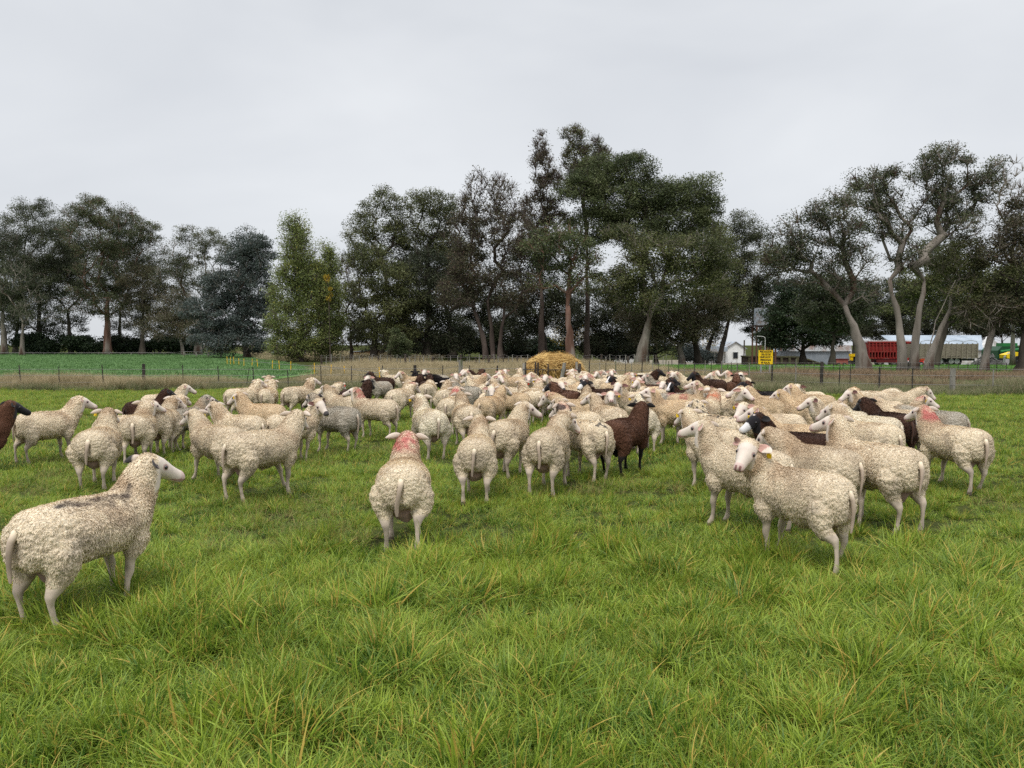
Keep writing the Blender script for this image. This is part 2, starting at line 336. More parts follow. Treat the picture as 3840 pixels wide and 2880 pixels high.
# rough bank in front of the farmyard
P = band(3600, 3, 22.5, 22.8, 29.5, 10); edge = 26.0-3.4*sstep(6.5, 10.5, P[:, 0]); P = P[P[:, 1] > edge+.4*np.random.default_rng(2).normal(size=len(P))]; h = nz(P, .5, 4)
scatter('rough_grass_verge', P3(P), np.clip(.62+.5*h, .35, 1.1), tall_v, weed_mat, 11)
P = band(2600, 6.0, 27, 26.5, 38, 12); h = nz(P, .4, 6); k = h > -.12
scatter('dry_weeds', P3(P[k]), np.clip(.62+.7*h[k], .35, 1.15), tall_v, leaf_mat('dry_weed', (.15, .11, .07), (.30, .22, .14), (.36, .25, .15), patch=.5, trans=.2, f3=.4, rough=.9), 12)
# ------------------------------------------------------------------ sheep: one template, posed and coloured animal by animal
def loft(rings, k=20):
    V = []; 
    for c, u, v in rings:
        for j in range(k):
            a = 2*math.pi*j/k; V.append(np.array(c)+np.array(u)*math.cos(a)+np.array(v)*math.sin(a))
    n = len(rings)
    Fq = [(i*k+j, i*k+(j+1) % k, (i+1)*k+(j+1) % k, (i+1)*k+j) for i in range(n-1) for j in range(k)]
    return np.array(V), Fq+[tuple(range(k-1, -1, -1)), tuple(range((n-1)*k, n*k))]
NECK_U = np.array([.64, 0, .77]); HEAD_O = np.array([.545, 0, .80]); HEAD_A = np.array([math.cos(R(24)), 0, -math.sin(R(24))]); HEAD_N = np.array([math.sin(R(24)), 0, math.cos(R(24))])
def sheep_solid():
    b = MB(); Y = np.array([0, 1., 0]); Z = np.array([0, 0, 1.])
    T = [(-.515, .515, .03, .05), (-.50, .50, .10, .12), (-.46, .505, .155, .165), (-.39, .51, .198, .195), (-.28, .51, .215, .208), (-.14, .505, .226, .213), (0, .505, .229, .210), (.13, .50, .222, .210), (.25, .51, .210, .202), (.35, .53, .178, .185), (.42, .55, .140, .15), (.465, .56, .085, .095), (.485, .565, .03, .04)]
    b.add(*loft([((x, 0, z), Y*w, Z*h) for x, z, w, h in T]))
    nk = [((.26, 0, .52), .15, .16), ((.35, 0, .60), .145, .155), ((.43, 0, .68), .125, .132), ((.49, 0, .75), .108, .115), ((.535, 0, .80), .096, .098), ((.56, 0, .83), .06, .06)]
    D = np.array([-.77, 0, .64]); b.add(*loft([(c, Y*w, D*h) for c, w, h in nk]))
    hd = [(-.075, .0, .045, .05), (-.045, .004, .078, .080), (.0, .006, .086, .086), (.04, .004, .076, .082), (.085, .0, .068, .076), (.12, -.006, .058, .066), (.16, -.014, .047, .055), (.20, -.02, .041, .047), (.235, -.024, .040, .043), (.256, -.028, .034, .036), (.266, -.03, .020, .022)]
    b.add(*loft([(HEAD_O+HEAD_A*s+HEAD_N*o, Y*w, HEAD_N*h) for s, o, w, h in hd]))
    for s in (-1, 1):
        hl = [((-.30, .115*s, .50), .12), ((-.315, .135*s, .42), .128), ((-.32, .142*s, .345), .105), ((-.335, .138*s, .29), .075), ((-.37, .130*s, .245), .048), ((-.405, .125*s, .205), .031), ((-.402, .122*s, .165), .0195), ((-.39, .122*s, .10), .0165), ((-.378, .122*s, .055), .0225), ((-.365, .122*s, .028), .025), ((-.352, .122*s, .0), .029)]
        b.tube([p for p, r in hl], [r for p, r in hl], 12)
        fl = [((.29, .10*s, .47), .09), ((.285, .125*s, .38), .085), ((.275, .128*s, .31), .056), ((.272, .12*s, .255), .031), ((.280, .115*s, .195), .028), ((.272, .112*s, .15), .0185), ((.27, .112*s, .09), .0165), ((.275, .112*s, .052), .0225), ((.288, .112*s, .025), .024), ((.298, .112*s, .0), .029)]
        b.tube([p for p, r in fl], [r for p, r in fl], 12)
    b.add(*loft([((-.16, 0, .285), Y*.05, Z*.03), ((-.20, 0, .275), Y*.085, Z*.06), ((-.26, 0, .28), Y*.09, Z*.07), ((-.32, 0, .30), Y*.06, Z*.05)], 12))
    me = fmesh('solid', np.concatenate(b.V), [np.array(f) for f in b.F.values()])
    return me
def remesh(me, vox, ratio=None):
    o = bpy.data.objects.new('tmp', me); sc.collection.objects.link(o)
    m = o.modifiers.new('r', 'REMESH'); m.mode = 'VOXEL'; m.voxel_size = vox
    if ratio: d = o.modifiers.new('d', 'DECIMATE'); d.ratio = ratio
    dg = bpy.context.evaluated_depsgraph_get(); ev = o.evaluated_get(dg); mm = ev.to_mesh()
    V = np.empty(len(mm.vertices)*3, np.float32); mm.vertices.foreach_get('co', V); V = V.reshape(-1, 3).astype(float)
    ls = np.empty(len(mm.polygons), np.int32); mm.polygons.foreach_get('loop_total', ls)
    ix = np.empty(len(mm.loops), np.int32); mm.loops.foreach_get('vertex_index', ix)
    st = np.concatenate([[0], np.cumsum(ls)[:-1]])
    T3 = np.array([ix[s:s+3] for s in st[ls == 3]]).reshape(-1, 3); Q4 = np.array([ix[s:s+4] for s in st[ls == 4]]).reshape(-1, 4)
    E = np.empty(len(mm.edges)*2, np.int32); mm.edges.foreach_get('vertices', E); E = E.reshape(-1, 2)
    ev.to_mesh_clear(); bpy.data.objects.remove(o)
    return V, [f for f in (Q4, T3) if len(f)], E
def smooth(V, E, it, lam=.5, mu=-.53, w=None):
    n = len(V); deg = np.bincount(E.ravel(), minlength=n)[:, None].astype(float)+1e-9
    for k in range(it):
        for l in (lam, mu):
            S = np.zeros_like(V)
            for c in range(3):
                S[:, c] = np.bincount(E[:, 0], V[E[:, 1], c], n)+np.bincount(E[:, 1], V[E[:, 0], c], n)
            d = (S/deg-V)*l; V = V+(d if w is None else d*w[:, None])
    return V
def vnormals(V, faces):
    Nn = np.zeros_like(V)
    for f in faces:
        n = np.cross(V[f[:, 2]]-V[f[:, 0]], V[f[:, -1]]-V[f[:, 1]]) if f.shape[1] == 4 else np.cross(V[f[:, 1]]-V[f[:, 0]], V[f[:, 2]]-V[f[:, 0]])
        for k in range(f.shape[1]):
            for c in range(3): Nn[:, c] += np.bincount(f[:, k], n[:, c], len(V))
    return Nn/(np.linalg.norm(Nn, axis=1)[:, None]+1e-12)
def headlocal(V):
    d = V-HEAD_O; return d@HEAD_A, V[:, 1], d@HEAD_N
def woolmask(V):
    s, y, n = headlocal(V)
    up = (V[:, 0] > .44) & (V[:, 2] > .66)
    hm = 1-sstep(.005, .045, s+.25*np.maximum(0, -n)-.2*np.maximum(0, n-.05)); hm = np.where(up, hm, 1)
    hind = V[:, 0] < 0
    lm = np.where(hind, sstep(.235, .275, V[:, 2]+.05*(V[:, 0]+.37)), sstep(.262, .305, V[:, 2]))
    ud = (np.abs(V[:, 1]) < .07) & (V[:, 0] < -.15) & (V[:, 0] > -.42) & (V[:, 2] < .36)
    return hm*lm*np.where(ud, 0.0, 1.0)
def vor(p):
    d, _ = mnoise.voronoi(p); return d[0], d[1]
def make_template(vox, fine, nlock, locksize, ratio=None):
    V, Fc, E = remesh(sheep_solid(), vox, ratio)
    wl = woolmask(V); thin = sstep(.02, .16, np.minimum(1, np.abs(V[:, 2])-0.08))
    V = smooth(V, E, 5 if not ratio else 2, w=.25+.75*thin)
    V = smooth(V, E, 3 if not ratio else 1, mu=-.1, w=thin*wl)
    Nn = vnormals(V, Fc); rest = V.copy()
    disp = np.zeros(len(V))
    for i in range(len(V)):
        if wl[i] < .05: continue
        p = V[i]; q = Vector((p[0]/.040, p[1]/.040, p[2]/.052)); q += Vector((mnoise.noise(q*.8), mnoise.noise(q*.8+Vector((7, 3, 1))), 0))*.5
        rump = sstep(-.05, -.35, p[0])*(1-sstep(.58, .72, p[2])) + .35*(1-sstep(.35, .5, p[2]))
        f1, f2 = vor(q); crack = min(1, (f2-f1)/.35)
        g1, g2 = vor(q*2.3+Vector((5, 5, 5))); crack2 = min(1, (g2-g1)/.4)
        lump = mnoise.noise(Vector(p)*7.0)
        disp[i] = (.003+.0065*min(1, rump))*(crack-.75)-.034*math.exp(-(p[1]/.026)**2)*sstep(-.36, -.44, p[0])*sstep(.28, .34, p[2])*sstep(.60, .52, p[2])+(.0035*(crack2-.7) if fine else 0)+.009*lump
    V = V+Nn*(disp*wl)[:, None]; Nn = vnormals(V, Fc)
    kind = np.zeros(len(V)); kind[:] = 0
    parts = [(V, Fc, rest, wl, kind, np.zeros(len(V)))]
    # ears: cupped leaves with thickness (kind 1 outside, 2 pink inside)
    for s in (-1, 1):
        EV = []; K = []; nu, nv = 9, 7
        for side in (0, 1):
            for i in range(nu):
                t = i/(nu-1); half = .031*math.sin(math.pi*min(1, (t*.93+.07))**.75)**.8+.004
                for j in range(nv):
                    v = (j/(nv-1)-.5)*2; cup = .020*(1-v*v)*math.sin(math.pi*(t*.8+.15))
                    x_, y_, z_ = half*v, .070+.122*t, .004*t-.016*t*t
                    off = cup*(-1)+(.0045 if side else -.0)*1
                    # ear frame: length along y, width along a, cup opens forward and down
                    a = np.array([.45, 0, -.89]); nrm = np.array([.89, 0, .45])
                    EV.append(HEAD_O+HEAD_A*.012+HEAD_N*.048+np.array([-.012-.055*t, s*y_, z_])+a*(-x_)+nrm*(off)); K.append(2 if side else 1)
        EV = np.array(EV); m = nu*nv
        f = [(i*nv+j, i*nv+j+1, (i+1)*nv+j+1, (i+1)*nv+j) for i in range(nu-1) for j in range(nv-1)]
        f2 = [tuple(m+q for q in reversed(ff)) for ff in f]
        rim = [i*nv for i in range(nu)]+[(nu-1)*nv+j for j in range(1, nv)]+[i*nv+nv-1 for i in range(nu-2, -1, -1)]+[j for j in range(nv-2, 0, -1)]
        fr = [(rim[k], rim[(k+1) % len(rim)], m+rim[(k+1) % len(rim)], m+rim[k]) for k in range(len(rim))]
        parts.append((EV, [np.array(f+f2+fr)], EV.copy(), np.zeros(len(EV)), np.array(K, float), np.ones(len(EV))*0))
    # tail
    tp = [(-.44, 0, .60), (-.492, .0, .585), (-.522, .004, .535), (-.532, .006, .46), (-.528, .01, .39), (-.522, .014, .33), (-.518, .016, .285)]
    TV, TF = tube(tp, [.026, .026, .0205, .0165, .013, .0105, .006], 10)
    parts.append((TV, [np.array([q for q in TF if len(q) == 4])], TV.copy(), sstep(.52, .60, TV[:, 2])*.6, np.full(len(TV), 3.), np.zeros(len(TV))))
    off = 0; VV = []; FF = {}; RR = []; WW = []; KK = []
    for (v, fc, r_, w_, k_, _) in parts:
        VV.append(v); RR.append(r_); WW.append(w_); KK.append(k_)
        for f in fc: FF.setdefault(f.shape[1], []).append(f+off)
        off += len(v)
    T = dict(V=np.concatenate(VV), R=np.concatenate(RR), W=np.concatenate(WW), K=np.concatenate(KK), F=[np.concatenate(f) for f in FF.values()])
    # wool locks: small curled wedges rooted on the fleece
    g = np.random.default_rng(11); tri = np.concatenate([f[:, :3] for f in Fc]+[f[:, [0, 2, 3]] for f in Fc if f.shape[1] == 4])
    ar = np.linalg.norm(np.cross(V[tri[:, 1]]-V[tri[:, 0]], V[tri[:, 2]]-V[tri[:, 0]]), axis=1)*(wl[tri].min(1) > .5); ar /= ar.sum()
    ti = g.choice(len(tri), nlock, p=ar); bc = g.dirichlet((1, 1, 1), nlock)
    P = (V[tri[ti]]*bc[:, :, None]).sum(1); Nl = (Nn[tri[ti]]*bc[:, :, None]).sum(1); Rr = (rest[tri[ti]]*bc[:, :, None]).sum(1)
    fl = np.array([-.55, 0, -.75])+g.normal(0, .45, (nlock, 3)); fl -= Nl*(fl*Nl).sum(1)[:, None]; fl /= np.linalg.norm(fl, axis=1)[:, None]
    sd = np.cross(Nl, fl); L = locksize*g.uniform(.5, 1.3, nlock)[:, None]*(1-.25*sstep(-.1, -.3, P[:, 0]))[:, None]*(1-.35*sstep(.5, .6, P[:, 0]))[:, None]; wd = L*.26
    P = P-Nl*.002
    A = P-sd*wd; B = P+sd*wd; M = P+Nl*L*.5+fl*L*.45; C = M-sd*wd*.8; D = M+sd*wd*.8; Tt = P+Nl*L*.62+fl*L*1.1+sd*L*g.normal(0, .25, (nlock, 1))
    LV = np.stack([A, B, D, C, Tt], 1).reshape(-1, 3); i5 = np.arange(nlock)*5
    T['LV'] = LV; T['LR'] = np.repeat(Rr, 5, 0); T['LF'] = [np.stack([i5, i5+1, i5+2, i5+3], 1), np.stack([i5+3, i5+2, i5+4], 1)]
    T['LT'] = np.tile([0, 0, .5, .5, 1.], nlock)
    return T
def masks(Rv):
    j1 = np.array([.37, 0, .58]); j2 = np.array([.45, 0, .68])
    front = sstep(.25, .36, Rv[:, 0])
    m1 = sstep(.02, .17, (Rv-j1)@NECK_U)*front; m2 = sstep(-.02, .12, (Rv-j2)@NECK_U)*front
    m3 = sstep(-.05, .055, (Rv-HEAD_O)@np.array([.80, 0, .6]))*(Rv[:, 0] > .42)
    return j1, j2, m1, m2, m3
def rotpart(V, j, m, yaw, pit):
    if abs(pit) > 1e-4:                          # positive pitch lifts the nose
        a = m*pit; c, s = np.cos(a), np.sin(a); d = V-j; V = V.copy(); V[:, 0] = j[0]+d[:, 0]*c-d[:, 2]*s; V[:, 2] = j[2]+d[:, 0]*s+d[:, 2]*c
    if abs(yaw) > 1e-4:
        a = m*yaw; c, s = np.cos(a), np.sin(a); d = V-j; V = V.copy(); V[:, 0] = j[0]+d[:, 0]*c-d[:, 1]*s; V[:, 1] = j[1]+d[:, 0]*s+d[:, 1]*c
    return V
def pose(V, Rv, turn, npit, hpit, legs, fat, tail=0, LN=.86):
    """turn: head turn in degrees, positive to the sheep's right"""
    j1, j2, m1, m2, m3 = masks(Rv); t = -R(turn)
    V = V.copy()
    V = rotpart(V, HEAD_O, m3, t*.40, R(hpit)-R(npit)*.5); V = rotpart(V, j2, m2, t*.32, R(npit)*.6); V = rotpart(V, j1, m1, t*.28, R(npit)*.4)
    k = 0
    for sx_, x0 in ((-1, -.31), (1, .28)):
        for sy in (-1, 1):
            mk = sstep(.40, .22, Rv[:, 2])*(np.sign(Rv[:, 0]+1e-6) == sx_)*sstep(-.01, .05, Rv[:, 1]*sy)*(1 if sx_ > 0 else (Rv[:, 0] > -.50))
            V = rotpart(V, np.array([x0, 0, .42]), mk, 0, R(legs[k])); k += 1
    if tail: 
        mt = sstep(-.50, -.545, Rv[:, 0])*sstep(.58, .3, Rv[:, 2])*(Rv[:, 0] < -.51)*(np.abs(Rv[:, 1]) < .05)*(Rv[:, 2] < .6)
        V[:, 1] += mt*tail
    body = 1-m1
    V[:, 0] = np.where(V[:, 0] < .25, .25+(V[:, 0]-.25)*LN, V[:, 0])-.06
    z = V[:, 2]; V[:, 2] = np.where(z < .28, z*1.15, np.where(z < .72, .322+(z-.28)*.905, z))
    V[:, 1] *= 1+(fat-1)*body*sstep(.25, .45, Rv[:, 2]); 
    return V
COAT = {'w': (.83, .70, .515), 'l': (.88, .78, .60), 't': (.76, .59, .385), 'g': (.46, .41, .33), 'b': (.058, .028, .018), 'r': (.115, .054, .032), 'k': (.016, .012, .012)}
def vnoise(Rv, s, o):
    return np.array([mnoise.noise((p[0]*s+o, p[1]*s+o*.7, p[2]*s)) for p in Rv])
def colour(Rv, W, K, kind, op, seed, lock=None):
    g = np.random.default_rng(seed); coat = np.array(COAT[kind])*g.uniform(.93, 1.05)
    dark = kind in 'brk'; n = len(Rv); C = np.tile(coat, (n, 1))
    nz1 = vnoise(Rv, 5.0, seed*1.7); nz2 = vnoise(Rv, 16.0, seed*2.3)
    if not dark:
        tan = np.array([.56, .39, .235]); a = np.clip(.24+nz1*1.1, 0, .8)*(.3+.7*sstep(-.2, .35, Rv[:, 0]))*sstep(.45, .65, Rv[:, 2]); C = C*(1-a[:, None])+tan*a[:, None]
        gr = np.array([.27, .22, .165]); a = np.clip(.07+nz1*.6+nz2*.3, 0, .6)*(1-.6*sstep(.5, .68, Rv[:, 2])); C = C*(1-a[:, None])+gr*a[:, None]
    else:
        a = np.clip(.2+nz1*.9, 0, .8); C = C*(1-a[:, None])+(coat*1.9+.004)*a[:, None]
    skin = np.array([.58, .46, .37]) if not dark else np.array([.02, .015, .013])
    if kind == 'g': skin = np.array([.50, .42, .36])
    s, y, nn = headlocal(Rv); head = (Rv[:, 0] > .46) & (Rv[:, 2] > .6)
    leg = (Rv[:, 2] < .30)
    F_ = np.tile(skin, (n, 1))*(1+.18*nz2[:, None])
    lg = np.array([.55, .45, .36]) if not dark else np.array([.016, .012, .011]); a = np.clip(.25+nz1+1.1*nz2, 0, .8)[:, None]
    F_ = np.where(leg[:, None], lg*(1-a)+lg*.55*a, F_)
    if not dark:
        F_[leg & (Rv[:, 2] < .022)] = (.12, .09, .07)
        F_[head] = np.array([.62, .53, .45])*(1+.10*nz2[head][:, None])
        F_[head & (s > .222)] = (.56, .42, .37)
        mo = head & (s > .165) & (np.abs(nn+.052-.02*(s-.16)/.1) < .0055); F_[mo] = (.36, .19, .17)
        ns = head & (s > .243) & (np.abs(np.abs(y)-.016) < .008) & (nn > -.035); F_[ns] = (.22, .11, .10)
        ey = head & (np.hypot(s-.088, nn-.022) < .022) & (np.abs(y) > .045); F_[ey] = (.40, .27, .24)
        ud = (np.abs(Rv[:, 1]) < .08) & (Rv[:, 0] < -.14) & (Rv[:, 0] > -.45) & (Rv[:, 2] < .37); F_[ud] = (.30, .20, .16)
    if 'B' in op:                               # black and white face
        bl = head & (np.abs(y+.004) > .020) | head & (s < .03); F_[head] = (.74, .69, .66); F_[bl] = (.014, .013, .015)
        F_[head & (s > .20)] = (.60, .55, .52)
    if 'K' in op or dark and 'B' not in op: F_[head] = np.array([.015, .013, .015])
    if 'W' in op: F_[head & (s > .155)] = (.62, .60, .58); F_[head & (np.abs(y) < .014) & (s < .05)] = (.6, .5, .45)
    if 'F' in op: F_[head & (nz2 > .12)] = (.06, .055, .05)
    if 'N' in op: F_[head & (s > .215)] = (.07, .06, .06)
    C = C*W[:, None]+F_*(1-W[:, None])
    # ears and tail
    eo = K == 1; ei = K == 2
    C[eo] = (.62, .52, .43) if not dark and 'K' not in op else (.014, .012, .012); C[ei] = (.45, .26, .21) if not dark else (.02, .012, .012)
    if 'B' in op or 'K' in op or 'W' in op: C[eo | ei] = (.014, .012, .012)
    if 'E' in op: C[ei] = (.13, .06, .05)
    if 'F' in op: C[(eo | ei) & (nz2 > -.02)] = (.05, .045, .045)
    if 'f' in op: C[(eo | ei) & (nz2 > .02)] = (.05, .045, .045)
    tl = K == 3; tc_ = np.array([.46, .355, .275]) if not dark else coat*1.1
    C[tl] = tc_*(1-.45*np.clip(nz2[tl]+.2, 0, 1))[:, None]
    up = sstep(.52, .62, Rv[tl][:, 2])[:, None]; C[tl] = C[tl]*(1-up)+coat*up
    def paint(mask, col, k): 
        nonlocal C; m = np.clip(mask*(.75+1.2*nz2), 0, 1)[:, None]*k*(W[:, None] > .3); C = C*(1-m)+np.array(col)*m
    if 'R' in op: paint(sstep(.17, .05, np.linalg.norm((Rv-np.array([.43, 0, .80]))*np.array([.9, 1.0, .9]), axis=1)), (.66, .13, .14), .72)
    if 'O' in op: paint(sstep(.17, .05, np.linalg.norm(Rv-np.array([.43, 0, .76]), axis=1)), (.72, .22, .10), .8)
    if 'p' in op: paint(sstep(.13, .03, np.linalg.norm(Rv-np.array([.50, 0, .84]), axis=1)), (.60, .20, .18), .6)
    if 'S' in op: paint(sstep(.16, .04, np.abs(Rv[:, 0]+.05))*sstep(.56, .66, Rv[:, 2]), (.55, .12, .12), .6)
    if 'P' in op:
        d = np.abs(Rv[:, 1]+.075+.03*np.sin(Rv[:, 0]*11))+.3*np.maximum(0, np.abs(Rv[:, 0]-.02)-.17); paint(sstep(.07, .03, d)*sstep(.55, .62, Rv[:, 2])*(.55+1.1*nz1+.6*nz2+.2), (.07, .06, .06), .85)
        paint(sstep(.35, .05, np.abs(Rv[:, 0]-.05))*sstep(.5, .62, Rv[:, 2])*.5, (.30, .18, .11), .6)
    if 'M' in op: paint((nz2 > .22)*sstep(.60, .68, Rv[:, 2])*(np.abs(Rv[:, 1]) < .10), (.06, .055, .055), .8)
    if 'V' in op: paint((nz2 > .1)*1., (.22, .19, .16), .55)
    if lock is not None: C = C*(1+(.16 if not dark else .5)*(lock-.45)[:, None])
    return np.clip(C, .004, .9)
def coat_mat():
    m, nt, out = newmat('sheep_coat')
    ca = N(nt, 'ShaderNodeAttribute', attribute_name='col'); wa = N(nt, 'ShaderNodeAttribute', attribute_name='wool'); ra = N(nt, 'ShaderNodeAttribute', attribute_name='rest')
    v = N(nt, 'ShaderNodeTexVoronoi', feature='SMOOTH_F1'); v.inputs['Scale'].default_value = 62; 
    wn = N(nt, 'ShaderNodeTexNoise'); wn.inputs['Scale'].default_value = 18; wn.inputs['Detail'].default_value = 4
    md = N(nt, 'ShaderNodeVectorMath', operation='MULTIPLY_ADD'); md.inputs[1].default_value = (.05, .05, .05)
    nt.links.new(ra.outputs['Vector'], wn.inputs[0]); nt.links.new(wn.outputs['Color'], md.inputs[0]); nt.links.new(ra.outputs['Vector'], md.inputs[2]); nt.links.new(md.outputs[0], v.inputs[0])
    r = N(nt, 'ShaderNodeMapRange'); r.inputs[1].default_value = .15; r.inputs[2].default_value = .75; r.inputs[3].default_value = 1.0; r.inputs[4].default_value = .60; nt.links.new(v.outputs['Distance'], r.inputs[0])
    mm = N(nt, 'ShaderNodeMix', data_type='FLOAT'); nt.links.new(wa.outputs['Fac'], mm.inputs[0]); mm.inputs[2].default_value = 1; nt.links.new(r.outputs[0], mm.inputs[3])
    sc_ = N(nt, 'ShaderNodeVectorMath', operation='SCALE'); nt.links.new(ca.outputs['Vector'], sc_.inputs[0]); nt.links.new(mm.outputs[0], sc_.inputs['Scale'])
    p = N(nt, 'ShaderNodeBsdfPrincipled'); p.inputs['Roughness'].default_value = .9; p.inputs['Specular IOR Level'].default_value = .15
    p.inputs['Sheen Weight'].default_value = .12; p.inputs['Sheen Roughness'].default_value = .5
    bs = N(nt, 'ShaderNodeMath', operation='MULTIPLY'); nt.links.new(wa.outputs['Fac'], bs.inputs[0]); bs.inputs[1].default_value = .85
    bp = N(nt, 'ShaderNodeBump', invert=True); bp.inputs['Distance'].default_value = .012; nt.links.new(bs.outputs[0], bp.inputs['Strength']); nt.links.new(v.outputs['Distance'], bp.inputs['Height'])
    nt.links.new(bp.outputs[0], p.inputs['Normal']); nt.links.new(sc_.outputs[0], p.inputs[0]); nt.links.new(p.outputs[0], out.inputs[0])
    return m
COATM = coat_mat()
FLM = None
def fleece_mat():
    m, nt, out = newmat('sheep_fleece')
    ca = N(nt, 'ShaderNodeAttribute', attribute_name='col'); p = N(nt, 'ShaderNodeBsdfPrincipled'); p.inputs['Roughness'].default_value = .95; p.inputs['Specular IOR Level'].default_value = .1
    tr = N(nt, 'ShaderNodeBsdfTranslucent'); ms = N(nt, 'ShaderNodeMixShader'); ms.inputs[0].default_value = .25
    nt.links.new(ca.outputs['Vector'], p.inputs[0]); nt.links.new(ca.outputs['Vector'], tr.inputs[0]); nt.links.new(p.outputs[0], ms.inputs[1]); nt.links.new(tr.outputs[0], ms.inputs[2]); nt.links.new(ms.outputs[0], out.inputs[0]); return m
FLM = fleece_mat()
EYEM = flat('sheep_eye', (.012, .009, .007), .12, .6); TAGM = flat('ear_tag_yellow', (.85, .58, .02), .45); TAGR = flat('ear_tag_red', (.7, .05, .03), .45)
import os
TPL = [make_template(.0085, True, 30000, .0145), make_template(.012, True, 14000, .020), make_template(.0125, False, 4000, .032, .3)]
def icos(r):
    V, Fq = loft([((0, 0, z*r), (math.sqrt(max(1e-4, 1-z*z))*r, 0, 0), (0, math.sqrt(max(1e-4, 1-z*z))*r, 0)) for z in (-.98, -.7, -.3, .1, .5, .8, .98)], 10)
    return V, Fq
EV_, EF_ = icos(.0135)
def eyepos(s): return HEAD_O+HEAD_A*.088+HEAD_N*.022+np.array([0, s*.0615, 0])
SHEEPN = [0]
def sheep(px, yb, rel, turn, kind, size, op, label, npit=None, hpit=None, z=.68):
    i = SHEEPN[0]; SHEEPN[0] += 1; g = np.random.default_rng(100+i)
    P = onz(px, yb, z*size); h_ = np.array([P[0], P[1], 0]); h_ /= np.linalg.norm(h_); P = P+h_*.34*max(0, math.cos(R(rel))); size *= .94; d = P[1]; az = math.degrees(math.atan2(P[0], P[1])); head_cw = rel+az
    T = TPL[0] if d < 9.2 else TPL[1] if d < 14.5 else TPL[2]
    npit = g.uniform(3, 20) if npit is None else npit; hpit = g.uniform(-10, 2) if hpit is None else hpit
    if 'D' in op: npit, hpit = -55, -20
    if 'd' in op: npit, hpit = -18, -8
    if 'U' in op: npit, hpit = 26, 2
    legs = g.normal(0, 8, 4); fat = g.uniform(.87, 1.07); LN = g.uniform(.72, .84); tail = g.normal(0, .02)
    root = thing('sheep', (P[0], P[1], float(terrain(P[0], P[1]))), label, 'sheep', 'flock of sheep on the pasture', R(90-head_cw)); root.scale = (size,)*3
    ps = lambda V, Rv: pose(V, Rv, turn, npit, hpit, legs, fat, tail, LN)
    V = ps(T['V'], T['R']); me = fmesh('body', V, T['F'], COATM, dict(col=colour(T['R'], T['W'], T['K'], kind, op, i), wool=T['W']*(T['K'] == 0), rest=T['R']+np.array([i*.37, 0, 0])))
    link(bpy.data.objects.new('body', me), root)
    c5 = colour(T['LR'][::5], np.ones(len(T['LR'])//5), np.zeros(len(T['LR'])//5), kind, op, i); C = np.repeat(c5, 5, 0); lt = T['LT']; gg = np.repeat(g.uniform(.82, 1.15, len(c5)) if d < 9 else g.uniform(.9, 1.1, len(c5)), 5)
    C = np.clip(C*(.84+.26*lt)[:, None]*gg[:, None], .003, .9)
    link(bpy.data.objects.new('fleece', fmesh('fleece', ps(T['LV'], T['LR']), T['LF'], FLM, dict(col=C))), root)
    if d < 16:
        for s in (-1, 1):
            e = eyepos(s)[None]; e2 = ps(e, e)[0]; addmesh('eye', EV_+e2, [np.array([f for f in EF_ if len(f) == 4])], EYEM, root)
    for f_, s in (('T', 1), ('Y', -1)):         # T: tag in the sheep's left ear, Y: in its right ear
        if f_ in op:
            m = MB(); m.box((0, 0, -.028), (.005, .036, .044)); m.cyl((-.008, 0, 0), (.008, 0, 0), .007, 8); m.box((0, 0, -.004), (.004, .014, .016))
            q = np.concatenate(m.V)@np.array([[.8, 0, -.3], [0, 1, 0], [.3, 0, .8]])*1.0+(HEAD_O+HEAD_N*.03+np.array([-.005, s*.155, -.012]))
            qr = np.tile(HEAD_O+np.array([.03, s*.12, .02]), (len(q), 1)); addmesh('ear_tag', ps(q, qr), [np.array(x) for x in m.F.values()], TAGR if 'q' in op else TAGM, root, smooth=False)
    return root
# ------------------------------------------------------------------ trees: limbs grown toward leaf clusters inside each crown's own lobes
def bark(name, a, b, c3=None): return noise_mat(name, a, b, 1.3, .95, .9, stretch=(1.5, 1.5, .35), bscale=5, spec=.05, c3=c3, s3=.7)
BK_PALE = bark('bark_pale', (.14, .122, .10), (.32, .28, .24), (.09, .06, .045)); BK_DARK = bark('bark_dark', (.035, .03, .025), (.09, .075, .06)); BK_RED = bark('bark_red', (.10, .055, .04), (.22, .13, .10), (.24, .20, .17)); BK_TWIG = bark('bark_twig', (.06, .045, .038), (.13, .10, .085))
LF = dict(
 euc=leaf_mat('leaf_eucalypt', (.028, .038, .019), (.13, .145, .068), (.13, .12, .055), .22, .25, f3=.12, rough=.5),
 dark=leaf_mat('leaf_dark', (.024, .032, .017), (.088, .10, .05), None, .22, .2),
 oli=leaf_mat('leaf_olive', (.038, .050, .018), (.165, .175, .066), (.16, .14, .06), .2, .28, f3=.12),
 big=leaf_mat('leaf_green', (.042, .060, .024), (.155, .178, .072), (.16, .16, .075), .25, .28, f3=.1),
 gry=leaf_mat('leaf_silver', (.040, .052, .045), (.13, .155, .14), None, .3, .2, rough=.5),
 pop=leaf_mat('leaf_poplar', (.12, .155, .05), (.28, .31, .10), (.38, .33, .06), .25, .35, f3=.10),
 yel=leaf_mat('leaf_yellow', (.30, .24, .03), (.55, .36, .03), None, .5, .35),
 brn=leaf_mat('leaf_brownish', (.055, .055, .028), (.125, .115, .06), (.13, .085, .055), .2, .25, f3=.2),
 con=leaf_mat('leaf_conifer', (.012, .024, .012), (.04, .062, .024), None, .3, .15),
 fresh=leaf_mat('leaf_fresh', (.05, .10, .03), (.12, .19, .06), None, .5, .3))
